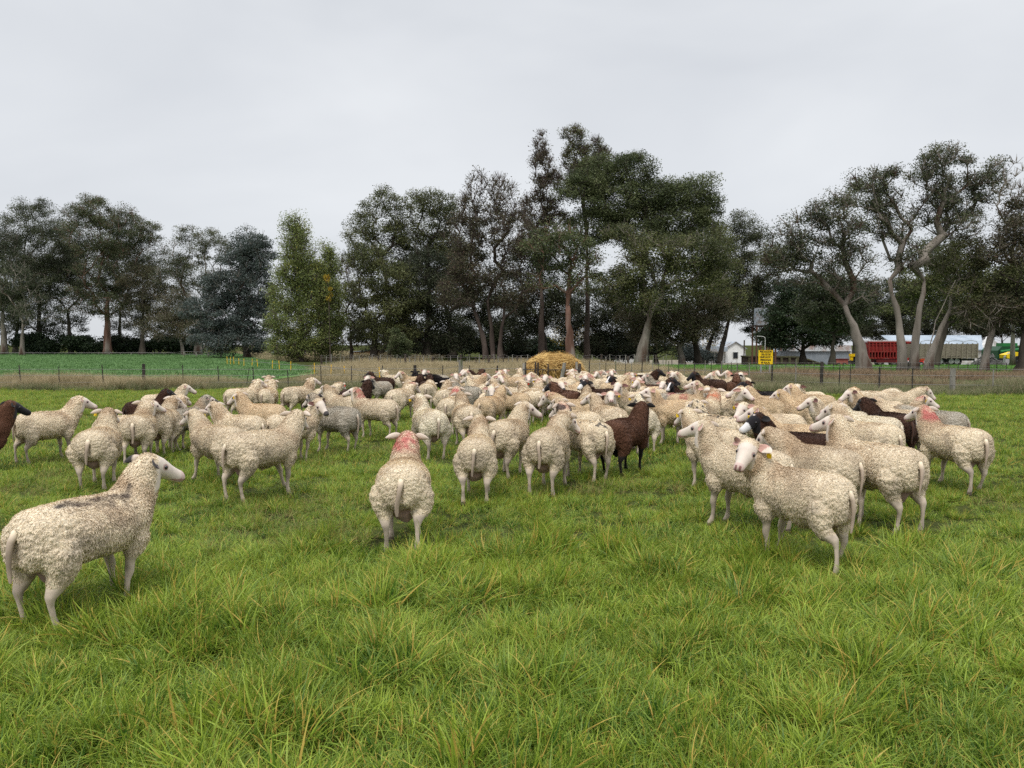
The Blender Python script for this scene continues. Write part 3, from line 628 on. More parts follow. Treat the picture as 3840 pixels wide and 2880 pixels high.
def tree(label, px, d, lobes, leaf, barkm, tw, dens=1.0, leafn=90, ls=.17, spread=1.0, group=None, name='eucalyptus_tree', top=None, depthf=.85, clus=None, twigs=5, flatz=.6, limb=.62, base_dx=0, droop=.15, seed=None, zb=None, stems=1):
    """lobes: (x, y, half width, half height[, leaf density]) of each crown lobe in the photo, given real depth and thickness at distance d"""
    g = np.random.default_rng(abs(hash((px, int(d*10)))) % 99991 if seed is None else seed)
    b = onb = at(px, 1400, d); bx = b[0]; z0 = float(terrain(bx, d)); k = d/F
    L3 = []
    for l in lobes:
        c = at(l[0], l[1], d); rx, rz = l[2]*k*1.13, l[3]*k*1.12; ry = min(max(rx, rz)*depthf, 4.5)
        L3.append((c[0]-bx, g.uniform(-.5, .5)*ry*.8, c[2]-z0, rx, ry, rz, l[4] if len(l) > 4 else 1.0))
    pts = []; pd = []
    cl = clus or 1.35
    for (cx, cy, cz, rx, ry, rz, dn) in L3:
        n = max(5, int(dens*1.05*(rx*rz+ry*(rx+rz)*.5)/(cl*cl)*4.6))
        u = g.normal(size=(n, 3)); u /= np.linalg.norm(u, axis=1)[:, None]; u *= (g.uniform(.35, 1, n)**.5)[:, None]
        pts.append(u*np.array([rx, ry, rz])+np.array([cx, cy, cz])); pd.append(np.full(n, dn))
    A = np.concatenate(pts); AD = np.concatenate(pd); keep = A[:, 2] > .5; A = A[keep]; AD = AD[keep]
    cmean = A.mean(0); zlow = max(1.0, np.percentile(A[:, 2], 8)*limb)
    # trunk (one or several stems)
    nodes = []; par = []; plen = []; starts = []
    for s_ in range(stems):
        sp = (s_-(stems-1)/2)*tw*.8; prev = -1
        tgt = np.array([(cmean[0]*.5+base_dx) if stems == 1 else np.quantile(A[:, 0], (s_+.5)/stems)*.75, cmean[1]*.4, max(zlow, cmean[2]*.55)])
        m = 7
        for i in range(m+1):
            t = i/m; p = np.array([sp, 0, -.15])*(1-t)+tgt*t; p[:2] = np.array([sp, 0])*(1-t)+tgt[:2]*(t**1.5); p[:2] += g.normal(0, .08+.02*zlow, 2)*t*(i < m)*.38
            nodes.append(p); par.append(prev); plen.append((plen[prev] if prev >= 0 else 0)+(np.linalg.norm(p-nodes[prev]) if prev >= 0 else 0)); prev = len(nodes)-1
    ntr = len(nodes)
    order = np.argsort(np.linalg.norm((A-np.array([cmean[0]*.4, 0, zlow]))*np.array([1, 1, .8]), axis=1))
    NP = np.zeros((len(A)*7+ntr+10, 3)); NL = np.zeros(len(NP)); n = ntr; NP[:n] = nodes; NL[:n] = plen; PR = list(par); ends = []
    for a in order:
        p = A[a]; D = NP[:n]-p; dist = np.sqrt((D*D).sum(1)); cost = dist+.34*NL[:n]+1.3*np.maximum(0, NP[:n, 2]-p[2]); cost[:min(3, ntr)] += 4
        j = int(np.argmin(cost)); dd = dist[j]; m = int(np.clip(dd/.8, 1, 6)); q = NP[j].copy(); prev = j
        up = np.array([0, 0, 1.])*dd*.16
        for i in range(1, m+1):
            t = i/m; r_ = NP[j]*(1-t)+p*t+up*math.sin(math.pi*t)+(g.normal(0, .07*dd/m+.03, 3) if i < m else 0)
            NP[n] = r_; PR.append(prev); NL[n] = NL[prev]+np.linalg.norm(r_-NP[prev]); prev = n; n += 1
        ends.append(prev)
    NP = NP[:n]; PR = np.array(PR); tips = np.zeros(n); tips[ends] = 1
    for i in range(n-1, -1, -1):
        if PR[i] >= 0: tips[PR[i]] += tips[i]
    mx = tips.max(); rad = np.maximum(.016, (tw/2)*.62*(tips/mx)**.62)
    tws = tw/2*(1 if stems == 1 else .62)
    for i in range(ntr): rad[i] = tws*(1-.66*(i % 8)/7)*max(.12, min(1, (3*stems*tips[i]/mx)**.5))*(1+.35*math.exp(-max(0, NP[i, 2])/.5))
    stv = MB()
    for s_ in range(stems):
        q = slice(s_*8, s_*8+8); stv.tube(NP[q], rad[q], 12)
    V = []; Q = []; c = 0                       # limbs as short tapered prisms that meet at the joints
    ci = np.arange(n)[(PR >= 0) & (np.arange(n) >= ntr)]; a_ = NP[PR[ci]]; b_ = NP[ci]; ra = rad[PR[ci]]; rb = rad[ci]; ra = np.minimum(ra, rb*1.5)
    # twigs beyond every cluster centre
    T = np.array(ends); nt_ = twigs; tb = np.repeat(NP[T], nt_, 0); dirs = tb-np.array([cmean[0]*.5, 0, cmean[2]*.75]); dirs /= np.linalg.norm(dirs, axis=1)[:, None]+1e-6
    tv = dirs*.55+g.normal(0, .5, tb.shape)+np.array([0, 0, .2]); tv *= np.minimum(1, 1/np.linalg.norm(tv, axis=1))[:, None]; te = tb+tv*cl*spread*.8
    a_ = np.concatenate([a_, tb]); b_ = np.concatenate([b_, te]); ra = np.concatenate([ra, np.full(len(tb), .022)]); rb = np.concatenate([rb, np.full(len(tb), .008)])
    ks = 6; dirv = b_-a_; ln = np.linalg.norm(dirv, axis=1)[:, None]+1e-6; dirv /= ln; ref = np.where(np.abs(dirv[:, 2:]) < .9, np.array([[0, 0, 1.]]), np.array([[1., 0, 0]]))
    u = np.cross(dirv, ref); u /= np.linalg.norm(u, axis=1)[:, None]; v = np.cross(dirv, u); ring = []
    for (ctr, r_) in ((a_-dirv*.3*ra[:, None], ra), (b_+dirv*.7*rb[:, None], rb)):
        for j in range(ks):
            an = 2*math.pi*j/ks; ring.append(ctr+(u*math.cos(an)+v*math.sin(an))*r_[:, None])
    V = np.stack(ring, 1).reshape(-1, 3); bi = np.arange(len(a_))*2*ks
    Q = np.concatenate([np.stack([bi+j, bi+(j+1) % ks, bi+ks+(j+1) % ks, bi+ks+j], 1) for j in range(ks)])
    root = thing(name, (bx, d, z0), label, 'tree', group)
    SV = np.concatenate(stv.V); SV = SV+np.array([[mnoise.noise((q[0]*3+px, q[1]*3, q[2]*.8)), mnoise.noise((q[0]*3, q[1]*3+9, q[2]*.8+px)), 0] for q in SV])*tw*.16; addmesh('trunk', np.concatenate([SV, V]), [np.array(f) for f in stv.F.values()]+[Q+len(SV)], barkm, root)
    # foliage: small drooping leaves gathered in clumps
    C = []; QT = []
    for e, a in zip(ends, order):
        k_ = int(leafn*2.1*min(1, AD[a]*.9+.1 if AD[a] > .3 else AD[a])*g.uniform(.45, 1.55))
        if k_ < 1: continue
        s_ = cl*spread*g.uniform(.5, 1.25); u = g.normal(size=(k_, 3)); u /= np.linalg.norm(u, axis=1)[:, None]; u *= (g.uniform(.05, 1, k_)**.45)[:, None]
        QT.append(np.clip(.45*g.uniform()+.55*g.uniform(0, 1, k_), 0, 1)); C.append(NP[e]+u*np.array([1, 1, flatz])*s_+np.array([0, 0, .15]))
    C = np.concatenate(C); m = len(C); t1 = g.normal(size=(m, 3)); t1[:, 2] = -abs(t1[:, 2])*droop*4+g.normal(0, .3, m); t1 /= np.linalg.norm(t1, axis=1)[:, None]
    t2 = np.cross(t1, g.normal(size=(m, 3))); t2 /= np.linalg.norm(t2, axis=1)[:, None]; S = (ls*1.03*g.uniform(.55, 1.35, m))[:, None]
    LV = np.stack([C-t1*S*.5, C+t2*S*.26, C+t1*S*.5, C-t2*S*.26], 1).reshape(-1, 3); i4 = np.arange(m)*4
    addmesh('crown', LV, np.stack([i4, i4+1, i4+2, i4+3], 1), LF[leaf], root, attrs=dict(rnd=np.repeat(np.concatenate(QT), 4)), smooth=False)
    return root
GL = 'trees along the left edge of the field'; GM = 'trees of the middle wood'; GR = 'trees around the farmyard'
# left group
tree("tall dark eucalyptus cut by the left edge, highest crown lobe at the frame edge", 20, 112, [(0, 900, 80, 70), (40, 1010, 110, 110), (-20, 1130, 90, 90, .8)], 'dark', BK_PALE, 1.0, group=GL)
tree("eucalyptus with two round top lobes near the left edge", 150, 118, [(105, 785, 62, 38), (170, 850, 70, 60), (75, 860, 55, 50), (140, 960, 115, 90), (120, 1100, 80, 60, .5)], 'euc', BK_DARK, .9, group=GL)
tree("slender eucalyptus with thin grey forked trunk near the left edge", 85, 104, [(60, 1050, 80, 60, .6), (150, 1160, 80, 55, .5)], 'dark', BK_PALE, .7, group=GL, dens=.8)
tree("dark trunked eucalyptus between the two-lobed and the broadest crown at left", 270, 116, [(250, 930, 70, 90), (225, 1060, 90, 90), (270, 1170, 60, 50, .5)], 'dark', BK_DARK, .8, group=GL)
tree("broadest eucalyptus of the left group with a fluted pale trunk", 405, 112, [(290, 800, 52, 38), (365, 790, 62, 42), (430, 830, 80, 60), (360, 890, 125, 80), (490, 890, 75, 70), (400, 1000, 130, 100), (565, 880, 42, 38), (590, 930, 30, 40, .5), (420, 1130, 85, 60), (320, 1120, 70, 50, .6)], 'euc', BK_RED, 1.2, group=GL)
tree("short twin-stemmed eucalyptus right of the broadest left one", 535, 110, [(520, 1060, 70, 70), (580, 1120, 70, 70), (500, 1180, 60, 50, .7)], 'brn', BK_DARK, .9, group=GL)
tree("eucalyptus with a fan of bare pale limbs below a thin crown", 745, 110, [(700, 885, 42, 26), (770, 895, 58, 32), (690, 960, 65, 45), (800, 940, 55, 50), (735, 1030, 90, 60, .8), (640, 1040, 50, 60, .5), (800, 1080, 60, 60)], 'euc', BK_PALE, 1.1, dens=.9, group=GL)
tree("leaning eucalyptus with pale stem in front of the fan-limbed one", 690, 104, [(650, 1160, 70, 70), (610, 1230, 60, 45), (700, 1230, 60, 50)], 'brn', BK_PALE, .6, group=GL)
for (px_, lab) in ((130, "low dark bush under the trees at the left edge"), (300, "low dark bush left of the broadest eucalyptus trunk"), (465, "low dark bush just right of the broadest eucalyptus trunk"), (640, "wide dark bush under the leaning eucalyptus")):
    tree(lab, px_, 116+px_ % 10, [(px_, 1300-px_ % 7*2, 45 if px_ < 600 else 80, 18+px_ % 11), (px_+55, 1306, 40+px_ % 13*2, 12+px_ % 9), (px_-50, 1285, 28, 22+px_ % 5*3, .6)], 'con', BK_DARK, .3, dens=2.2, leafn=110, ls=.3, name='bush', group='bushes under the left trees', twigs=2, limb=.2)
tree("silver-grey broad tree with layered branches left of the poplar", 930, 86, [(935, 915, 62, 38), (965, 980, 60, 60), (900, 1000, 60, 60), (850, 1080, 75, 50), (950, 1090, 80, 70), (760, 1160, 70, 38), (860, 1180, 100, 60), (960, 1200, 70, 80), (790, 1260, 80, 45), (900, 1290, 110, 45)], 'gry', BK_PALE, .9, dens=1.5, leafn=110, ls=.19, name='broadleaf_tree', flatz=.45)
tree("pointed yellow-green poplar standing alone in front of the wood", 1130, 70, [(1108, 840, 27, 32), (1112, 890, 46, 42), (1125, 950, 51, 50), (1091, 1010, 55, 50), (1146, 1050, 59, 60), (1069, 1110, 63, 60), (1163, 1150, 68, 65), (1086, 1210, 76, 65), (1180, 1250, 59, 65), (1180, 1040, 34, 50), (1188, 1110, 34, 50), (1078, 1290, 59, 50), (1146, 1310, 76, 35)], 'pop', BK_TWIG, .5, dens=1.8, leafn=70, ls=.15, clus=1.0, name='poplar_tree', flatz=1)
tree("narrow spire of the poplar pair with pale green tips, right one", 1235, 72, [(1225, 950, 18, 30), (1240, 1010, 28, 40), (1235, 1090, 36, 60), (1240, 1190, 40, 60), (1235, 1280, 45, 55)], 'pop', BK_TWIG, .4, dens=1.6, leafn=90, ls=.15, clus=.9, name='poplar_tree', flatz=1)
tree("sapling turned orange-yellow against the right side of the poplar", 1238, 69, [(1222, 1050, 12, 14), (1236, 1110, 7, 28)], 'yel', BK_TWIG, .12, dens=.15, leafn=30, ls=.12, clus=.28, name='sapling', flatz=1)
# middle wood
tree("tall eucalyptus with rounded pale green lobes, first of the middle wood", 1470, 84, [(1440, 760, 48, 44), (1375, 800, 40, 45), (1500, 790, 45, 45), (1430, 860, 70, 55), (1350, 880, 55, 50), (1520, 870, 60, 50), (1390, 960, 50, 40, .8)], 'oli', BK_DARK, .9, dens=1.1, group=GM)
tree("dark layered tree right of the poplar, long low left limb", 1400, 76, [(1330, 950, 45, 30), (1390, 980, 80, 45), (1450, 1040, 85, 60), (1360, 1100, 80, 60), (1430, 1180, 90, 60), (1500, 1130, 80, 70), (1470, 1260, 90, 50), (1350, 1220, 50, 60, .7)], 'oli', BK_DARK, .9, dens=1.3, group=GM)
tree("twiggy purplish-brown tree between the poplar and the layered tree", 1320, 80, [(1300, 1040, 50, 60, .5), (1320, 1150, 55, 70, .6), (1300, 1250, 60, 60, .7)], 'brn', BK_TWIG, .5, dens=1.6, leafn=40, twigs=12, group=GM)
tree("tall eucalyptus with domed twin lobes, second of the middle wood", 1600, 86, [(1560, 770, 42, 42), (1620, 765, 60, 46), (1680, 800, 40, 48), (1620, 850, 85, 55), (1570, 920, 70, 55), (1670, 930, 70, 65)], 'oli', BK_DARK, 1.0, dens=1.1, group=GM)
tree("dark full tree under the domed twin lobes", 1600, 78, [(1600, 1010, 100, 60), (1540, 1110, 90, 60), (1660, 1120, 90, 70), (1580, 1210, 100, 60), (1680, 1250, 90, 60)], 'dark', BK_DARK, 1.0, dens=1.4, group=GM)
tree("wide brown twiggy tree with many rising stems, leafless tips", 1850, 72, [(1790, 700, 30, 45, .25), (1765, 770, 45, 60, .35), (1860, 700, 35, 50, .3), (1900, 770, 50, 70, .35), (1830, 850, 90, 80, .6), (1740, 900, 70, 80, .7), (1920, 900, 70, 90, .6), (1790, 1010, 100, 80, .7), (1900, 1080, 90, 80, .6), (1730, 1100, 80, 70, .8)], 'brn', BK_TWIG, .9, dens=1.5, leafn=55, twigs=10, stems=3, group=GM, limb=.4, clus=1.2)
tree("bare pointed poplar with dark upright twigs left of the giant tree", 2030, 80, [(2030, 560, 22, 50, .25), (2035, 640, 38, 60, .35), (2060, 720, 48, 70, .4), (2010, 800, 55, 70, .5), (2080, 860, 60, 70, .6), (2010, 930, 70, 60, .8)], 'brn', BK_TWIG, .8, dens=2.0, leafn=35, twigs=13, group=GM, name='poplar_tree', clus=1.0)
tree("bare-topped poplar with green haze rising above the giant tree", 2200, 84, [(2150, 520, 38, 36, .5), (2165, 590, 50, 50, .5), (2235, 560, 42, 45, .4), (2265, 610, 40, 40, .3), (2200, 680, 80, 60, .7)], 'oli', BK_TWIG, .8, dens=2.0, leafn=50, twigs=12, group=GM, name='poplar_tree', clus=1.0)
tree("giant round-crowned tree, the largest of the wood", 2410, 77, [(2180, 720, 75, 58), (2270, 650, 85, 52), (2370, 645, 70, 45), (2320, 760, 110, 70), (2440, 730, 85, 60), (2520, 740, 60, 50), (2610, 720, 60, 55), (2640, 800, 55, 65), (2540, 840, 110, 80), (2420, 860, 100, 70), (2240, 850, 100, 60), (2640, 900, 60, 60)], 'big', BK_DARK, 1.3, dens=1.8, leafn=115, group=GM, limb=.55, name='giant_tree')
tree("reddish-trunked eucalyptus rising behind the hay bale", 2140, 66, [(2060, 890, 60, 38), (2010, 930, 45, 34), (2130, 905, 70, 42), (2190, 960, 65, 45), (2080, 980, 80, 42), (2180, 1060, 60, 50, .7), (2050, 1060, 50, 40, .5)], 'big', BK_RED, .95, dens=1.2, group=GM, limb=.75)
tree("thick pale-trunked eucalyptus in front of the giant tree", 2402, 66, [(2350, 900, 70, 45), (2460, 950, 95, 55), (2380, 1020, 80, 50), (2560, 960, 80, 55), (2640, 960, 80, 60), (2540, 1050, 100, 50), (2680, 1040, 60, 50), (2330, 1080, 60, 60), (2430, 1130, 80, 50)], 'oli', BK_PALE, 1.15, dens=1.3, leafn=105, group=GM, limb=.8)
tree("low brownish spreading tree with hanging branches left of the white house", 2560, 70, [(2400, 1200, 80, 50), (2500, 1180, 85, 50), (2560, 1230, 90, 55), (2640, 1170, 80, 50), (2460, 1260, 80, 40, .8), (2620, 1240, 60, 40, .7)], 'brn', BK_PALE, .8, dens=1.5, leafn=105, group=GM, limb=.5)
tree("dark understorey tree behind the hay bale at left", 1900, 90, [(1880, 1180, 90, 70), (1800, 1240, 90, 60), (1950, 1260, 90, 50), (1700, 1270, 80, 50)], 'dark', BK_DARK, .8, dens=1.6, group=GM)
tree("dark understorey tree under the giant tree", 2280, 90, [(2240, 1150, 90, 70), (2330, 1210, 80, 60), (2180, 1250, 80, 60), (2280, 1290, 90, 40), (2120, 1180, 70, 70)], 'dark', BK_DARK, .8, dens=1.5, group=GM)
tree("dark understorey tree behind the thick pale trunk", 2460, 92, [(2440, 1220, 90, 70), (2540, 1300, 60, 40), (2400, 1290, 80, 40)], 'con', BK_DARK, .8, dens=1.4, group=GM)
tree("dark understorey tree at the left end of the middle wood", 1420, 92, [(1380, 1260, 90, 55), (1500, 1240, 90, 60), (1600, 1280, 80, 45)], 'dark', BK_DARK, .8, dens=1.2, group=GM)
tree("tree turning yellow deep in the wood behind the hay bale", 2180, 95, [(2190, 1230, 50, 60), (2100, 1240, 40, 50), (2650, 1280, 30, 30), (2580, 1290, 40, 35)], 'yel', BK_DARK, .5, dens=.8, leafn=45, group=GM)
for (px_, lab) in ((1560, "dark bush at the foot of the wood left of the blue-roofed shed"), (1760, "dark bush at the foot of the wood right of the blue-roofed shed"), (2010, "dark bush at the foot of the wood left of the hay bale"), (2290, "dark bush at the foot of the wood right of the hay bale")):
    tree(lab, px_, 98, [(px_, 1310, 110, 34)], 'con', BK_DARK, .3, dens=1.6, leafn=100, ls=.3, name='bush', group='bushes at the foot of the wood', twigs=2, limb=.2)
tree("round grey-green bush beside the white house", 2610, 84, [(2600, 1335, 45, 26), (2625, 1345, 40, 20)], 'gry', BK_TWIG, .15, dens=2.5, leafn=120, ls=.14, clus=.8, name='bush', twigs=3, limb=.2)
tree("small bright green young tree by the second fence", 1495, 66, [(1490, 1270, 14, 30), (1500, 1310, 30, 32)], 'big', BK_TWIG, .15, dens=2.5, leafn=70, ls=.13, clus=.6, name='sapling', limb=.2)
tree("dark leafy tree filling the wood left of the giant tree", 2050, 82, [(2000, 960, 80, 60), (2080, 1050, 80, 70), (1960, 1080, 80, 70), (2030, 1160, 90, 70), (1960, 1200, 80, 60), (2100, 1160, 60, 60)], 'dark', BK_DARK, .8, dens=1.2, group=GM)
tree("dark leafy tree behind the domed twin lobes", 1700, 88, [(1720, 960, 80, 70), (1640, 1000, 80, 70), (1740, 1080, 90, 70), (1500, 980, 80, 60), (1560, 1060, 90, 60), (1800, 1130, 80, 60)], 'dark', BK_DARK, .9, dens=1.2, group=GM)
tree("olive tree hanging low over the right side of the giant tree", 2620, 72, [(2690, 900, 50, 50), (2700, 990, 60, 50), (2650, 1080, 90, 50), (2560, 1130, 90, 50), (2700, 1120, 70, 50), (2350, 1150, 70, 50), (2290, 1060, 70, 50)], 'oli', BK_DARK, .8, dens=1.2, group=GM)
tree("dark tree with drooping branches over the grey shed roof", 3120, 60, [(3080, 1080, 70, 50), (3180, 1140, 70, 50), (3120, 1200, 70, 45), (3060, 1170, 70, 50), (3240, 1180, 60, 40, .7)], 'dark', BK_DARK, .6, dens=1.2, clus=1.0, group=GR)
tree("olive tree spreading behind the big pale eucalyptus", 3500, 58, [(3420, 1060, 80, 55), (3520, 960, 70, 60), (3520, 1090, 80, 50), (3620, 1040, 80, 60), (3720, 1060, 80, 60), (3800, 1060, 70, 60), (3400, 1150, 60, 40, .7), (3600, 1160, 80, 40, .8), (3740, 1170, 70, 40, .8)], 'oli', BK_DARK, .8, dens=1.1, clus=1.1, group=GR)
tree("dark full tree at the back of the left group", 60, 125, [(30, 960, 90, 70), (130, 1030, 90, 70), (20, 1080, 80, 70), (230, 1000, 80, 60), (110, 1140, 90, 50)], 'dark', BK_DARK, .8, dens=.9, group=GL)
tree("dark full tree behind the broadest left eucalyptus", 450, 124, [(350, 970, 80, 70), (480, 1000, 90, 70), (420, 1090, 100, 60), (560, 1020, 60, 60), (280, 1060, 60, 60), (640, 1080, 60, 70)], 'dark', BK_DARK, .8, dens=.9, group=GL)
tree("low-crowned dark tree closing the gap under the left edge trees", 180, 120, [(120, 1200, 90, 50, .7), (220, 1220, 80, 45, .7), (30, 1200, 80, 50, .7)], 'dark', BK_DARK, .5, dens=.9, group=GL)
tree("low-crowned dark tree between the broadest eucalyptus and the silver tree", 600, 120, [(500, 1230, 70, 45, .7), (590, 1190, 80, 55, .8), (700, 1240, 90, 50)], 'dark', BK_DARK, .5, dens=.9, group=GL)
tree("dark evergreen between the water tank and the conifer", 2900, 92, [(2890, 1120, 70, 60), (2830, 1200, 60, 50), (2870, 1210, 70, 60), (2930, 1260, 60, 45)], 'con', BK_DARK, .6, dens=1.2, group=GR)
# farmyard group
tree("thin dark tree with ragged top right of the giant tree", 2695, 88, [(2770, 830, 32, 30), (2720, 890, 50, 45), (2800, 880, 50, 50), (2860, 900, 45, 40), (2750, 970, 70, 55), (2840, 1000, 70, 60), (2780, 1080, 70, 50), (2910, 970, 55, 50), (2890, 1050, 45, 40), (2720, 1170, 55, 45), (2790, 1170, 50, 42)], 'euc', BK_DARK, .7, dens=1.2, group=GR)
tree("black-green tree behind the water tank", 2640, 90, [(2720, 1040, 70, 70), (2800, 1120, 60, 60), (2700, 1140, 70, 50), (2660, 1230, 50, 50, .7)], 'con', BK_DARK, .8, dens=1.6, group=GR)
tree("dense dark conifer right of the water tank", 3010, 72, [(2970, 1080, 50, 34), (3010, 1130, 85, 48), (2960, 1190, 85, 45), (3060, 1190, 80, 45), (3000, 1250, 120, 40), (3110, 1270, 60, 36), (2920, 1280, 60, 40)], 'con', BK_DARK, .8, dens=2.0, leafn=120, ls=.18, group=GR, name='conifer_tree', flatz=.4)
tree("rugged grey tree with twisted limbs in front of the red trailer", 3240, 41, [(3030, 850, 65, 45), (3110, 800, 60, 50), (3160, 870, 60, 50), (3010, 940, 60, 50), (3100, 960, 80, 55, .8), (3200, 970, 60, 50, .7), (3000, 1030, 50, 40, .6), (3130, 1060, 60, 40, .5), (3240, 1080, 50, 40, .4), (3180, 760, 40, 40, .15), (2945, 930, 55, 45), (2920, 1000, 45, 45)], 'euc', BK_PALE, .82, dens=1.35, clus=.85, leafn=95, ls=.10, spread=1.05, twigs=6, group=GR, limb=.75)
tree("big pale eucalyptus with three spreading leaders and a sparse crown", 3425, 43, [(3270, 690, 62, 34), (3240, 750, 55, 45), (3330, 660, 34, 24), (3310, 760, 55, 50), (3290, 830, 60, 45, .7), (3370, 870, 60, 50, .6), (3400, 960, 60, 50, .7), (3525, 600, 60, 38), (3590, 620, 34, 34), (3450, 650, 42, 42), (3500, 690, 55, 45), (3540, 760, 65, 50), (3480, 800, 50, 50, .6), (3640, 780, 60, 45), (3700, 720, 55, 40), (3735, 650, 42, 36), (3660, 680, 40, 36), (3580, 870, 70, 50, .7)], 'euc', BK_PALE, .85, dens=1.35, clus=.8, leafn=85, ls=.10, spread=1.0, twigs=8, group=GR, limb=.6, stems=3)
tree("leaning eucalyptus bending right over the wooden trailer", 3480, 44, [(3640, 960, 80, 55), (3560, 1010, 70, 50), (3700, 1040, 80, 50), (3620, 1110, 80, 45, .8), (3760, 1110, 60, 50)], 'oli', BK_PALE, .5, dens=1.4, clus=.85, leafn=95, ls=.11, group=GR, limb=.9)
tree("leaning eucalyptus with brownish foliage near the right edge", 3690, 43, [(3790, 880, 70, 50), (3830, 800, 60, 46), (3730, 930, 60, 50), (3830, 960, 70, 60), (3760, 1160, 90, 50, .8), (3680, 1180, 60, 40, .7)], 'brn', BK_PALE, .5, dens=1.4, clus=.85, leafn=95, ls=.11, group=GR, limb=.9)
tree("dark tree cut by the right edge of the photo", 3838, 42, [(3840, 1060, 80, 70), (3860, 1180, 80, 70)], 'oli', BK_DARK, .9, dens=1.5, clus=.8, leafn=75, ls=.11, group=GR, limb=.9)
tree("leafless pale tree reaching into the sky at the right edge", 3795, 60, [(3790, 640, 30, 44, .02), (3830, 720, 40, 50, .02), (3760, 740, 30, 50, .02), (3800, 820, 50, 50, .05)], 'brn', BK_PALE, .35, dens=.9, clus=.9, leafn=20, twigs=7, group=GR, limb=.8)
for k_, (px_, lb) in enumerate(((3200, "distant thin tree behind the grey shed"), (3340, "distant thin tree behind the red trailer"), (3470, "distant thin tree behind the long white shed"), (3620, "distant thin tree behind the wooden trailer"), (3760, "distant thin tree behind the green harvester"))):
    tree(lb, px_, 125+k_, [(px_, 1120, 90, 65), (px_-40, 1210, 75, 60), (px_+40, 1200, 75, 60)], 'dark', BK_DARK, .5, dens=1.3, leafn=80, ls=.22, group='distant trees behind the farmyard')
# ------------------------------------------------------------------ farmyard: buildings, vehicles, sign, tank, hay, fences
WHITE = noise_mat('whitewash', (.50, .50, .48), (.68, .68, .66), 2, .85, .2, c3=(.50, .47, .42), s3=1.2); WINDOW = flat('window_dark', (.02, .022, .025), .2, .5)
ZINC = noise_mat('zinc_roof', (.30, .34, .38), (.42, .47, .52), 1.5, .5, wave=('X', 9, .5), c3=(.25, .20, .17), s3=.7); ZINCB = noise_mat('white_roof', (.26, .31, .36), (.38, .43, .48), .6, .45, wave=('X', 6, .4))
GREYW = noise_mat('grey_sheet_wall', (.22, .25, .28), (.30, .33, .36), 1.2, .6, wave=('X', 7, .5)); RUSTR = noise_mat('rusty_roof', (.55, .57, .58), (.66, .68, .70), 1, .6, wave=('X', 8, .5), c3=(.28, .13, .07), s3=.45)
RED = noise_mat('red_paint', (.17, .015, .013), (.27, .03, .025), 1.2, .55, c3=(.20, .04, .03), s3=2); REDD = flat('red_paint_dark', (.10, .012, .012), .7); RUBBER = flat('rubber', (.02, .02, .02), .9, .1); STEEL = flat('steel_grey', (.30, .30, .30), .5); DARKM = flat('dark_metal', (.03, .03, .032), .6)
WOODG = noise_mat('old_wood_grey', (.17, .145, .11), (.31, .27, .21), 3, .95, .5, stretch=(1, 1, 6), spec=.05); WOODD = noise_mat('old_wood_dark', (.045, .035, .028), (.10, .08, .065), 4, .95, .6, spec=.05); MOSSW = noise_mat('mossy_wood', (.05, .055, .03), (.11, .10, .06), 4, .95, .6, spec=.05)
YEL = flat('sign_yellow', (.84, .56, .01), .5); BLK = flat('lettering_black', (.012, .012, .012), .6); YSTK = flat('stake_yellow', (.85, .50, .03), .5); GRN = flat('machine_green', (.02, .16, .04), .4); WIREM = flat('wire_grey', (.22, .21, .2), .6, metal=.5)
POSTM = noise_mat('weathered_post', (.16, .15, .13), (.32, .30, .26), 9, .95, .7, stretch=(1, 1, .2), spec=.05, c3=(.12, .13, .07), s3=6); POSTD = noise_mat('dark_post', (.03, .027, .024), (.08, .07, .06), 9, .95, .6, spec=.05)
def gz(x, y): return float(terrain(x, y))
def gp(px, py): # ground point under a pixel, on the real terrain
    z = 0
    for _ in range(8): P = onz(px, py, z); z = gz(P[0], P[1])
    return P
def gable(root, L, W, h, hr, wall, roof, over=.25, rt=.08):
    MB().prism([(-W/2, 0), (W/2, 0), (W/2, h), (0, h+hr), (-W/2, h)], 0, L).build('wall', wall, root)
    m = MB()
    for s in (-1, 1):
        a = math.atan2(hr, W/2); l = math.hypot(W/2, hr)+over; o = np.array([0, h+hr+.03]); dv = np.array([s*math.cos(a), -math.sin(a)]); nv = np.array([s*math.sin(a), math.cos(a)])
        p = [o, o+dv*l, o+dv*l+nv*rt, o+nv*rt]; m.prism([tuple(q) for q in (p if s > 0 else p[::-1])], -over, L+over)
    m.build('roof', roof, root)
# white house: gable end to the camera, verandah wing at its left
P = at(2757, 1352, 112); x0 = P[0]; z0 = gz(x0, 112); kk = 112/F
house = thing('white_house', (x0, 112, z0), "small whitewashed house with gable end and a low grey verandah roof", 'house')
Wg = 74*kk; HW = noise_mat('house_white', (.74, .74, .72), (.86, .86, .84), 2, .85, .2); gable(house, 7, Wg, 54*kk, 24*kk, HW, ZINC)
fr = MB().box((0, -.03, 29*kk), (22*kk, .08, 26*kk)).build('window', WHITE, house); MB().box((0, -.09, 29*kk), (17*kk, .06, 22*kk)).build('pane', WINDOW, fr)
MB().box((-Wg/2-60*kk, 3.2, 22*kk), (120*kk, 6, 44*kk)).build('side_wing', HW, house)
dr = MB().box((-Wg/2-28*kk, .18, 18*kk), (17*kk, .08, 36*kk)).build('door', WINDOW, house); MB().box((-Wg/2-22*kk, .12, 18*kk), (.05, .05, .2)).build('handle', STEEL, dr)
MB().prism([(-Wg/2-.02, 43*kk), (-Wg/2-128*kk, 43*kk), (-Wg/2-112*kk, 70*kk), (-Wg/2-.02, 58*kk)], -1.2, 6.5).build('verandah_roof', ZINC, house)
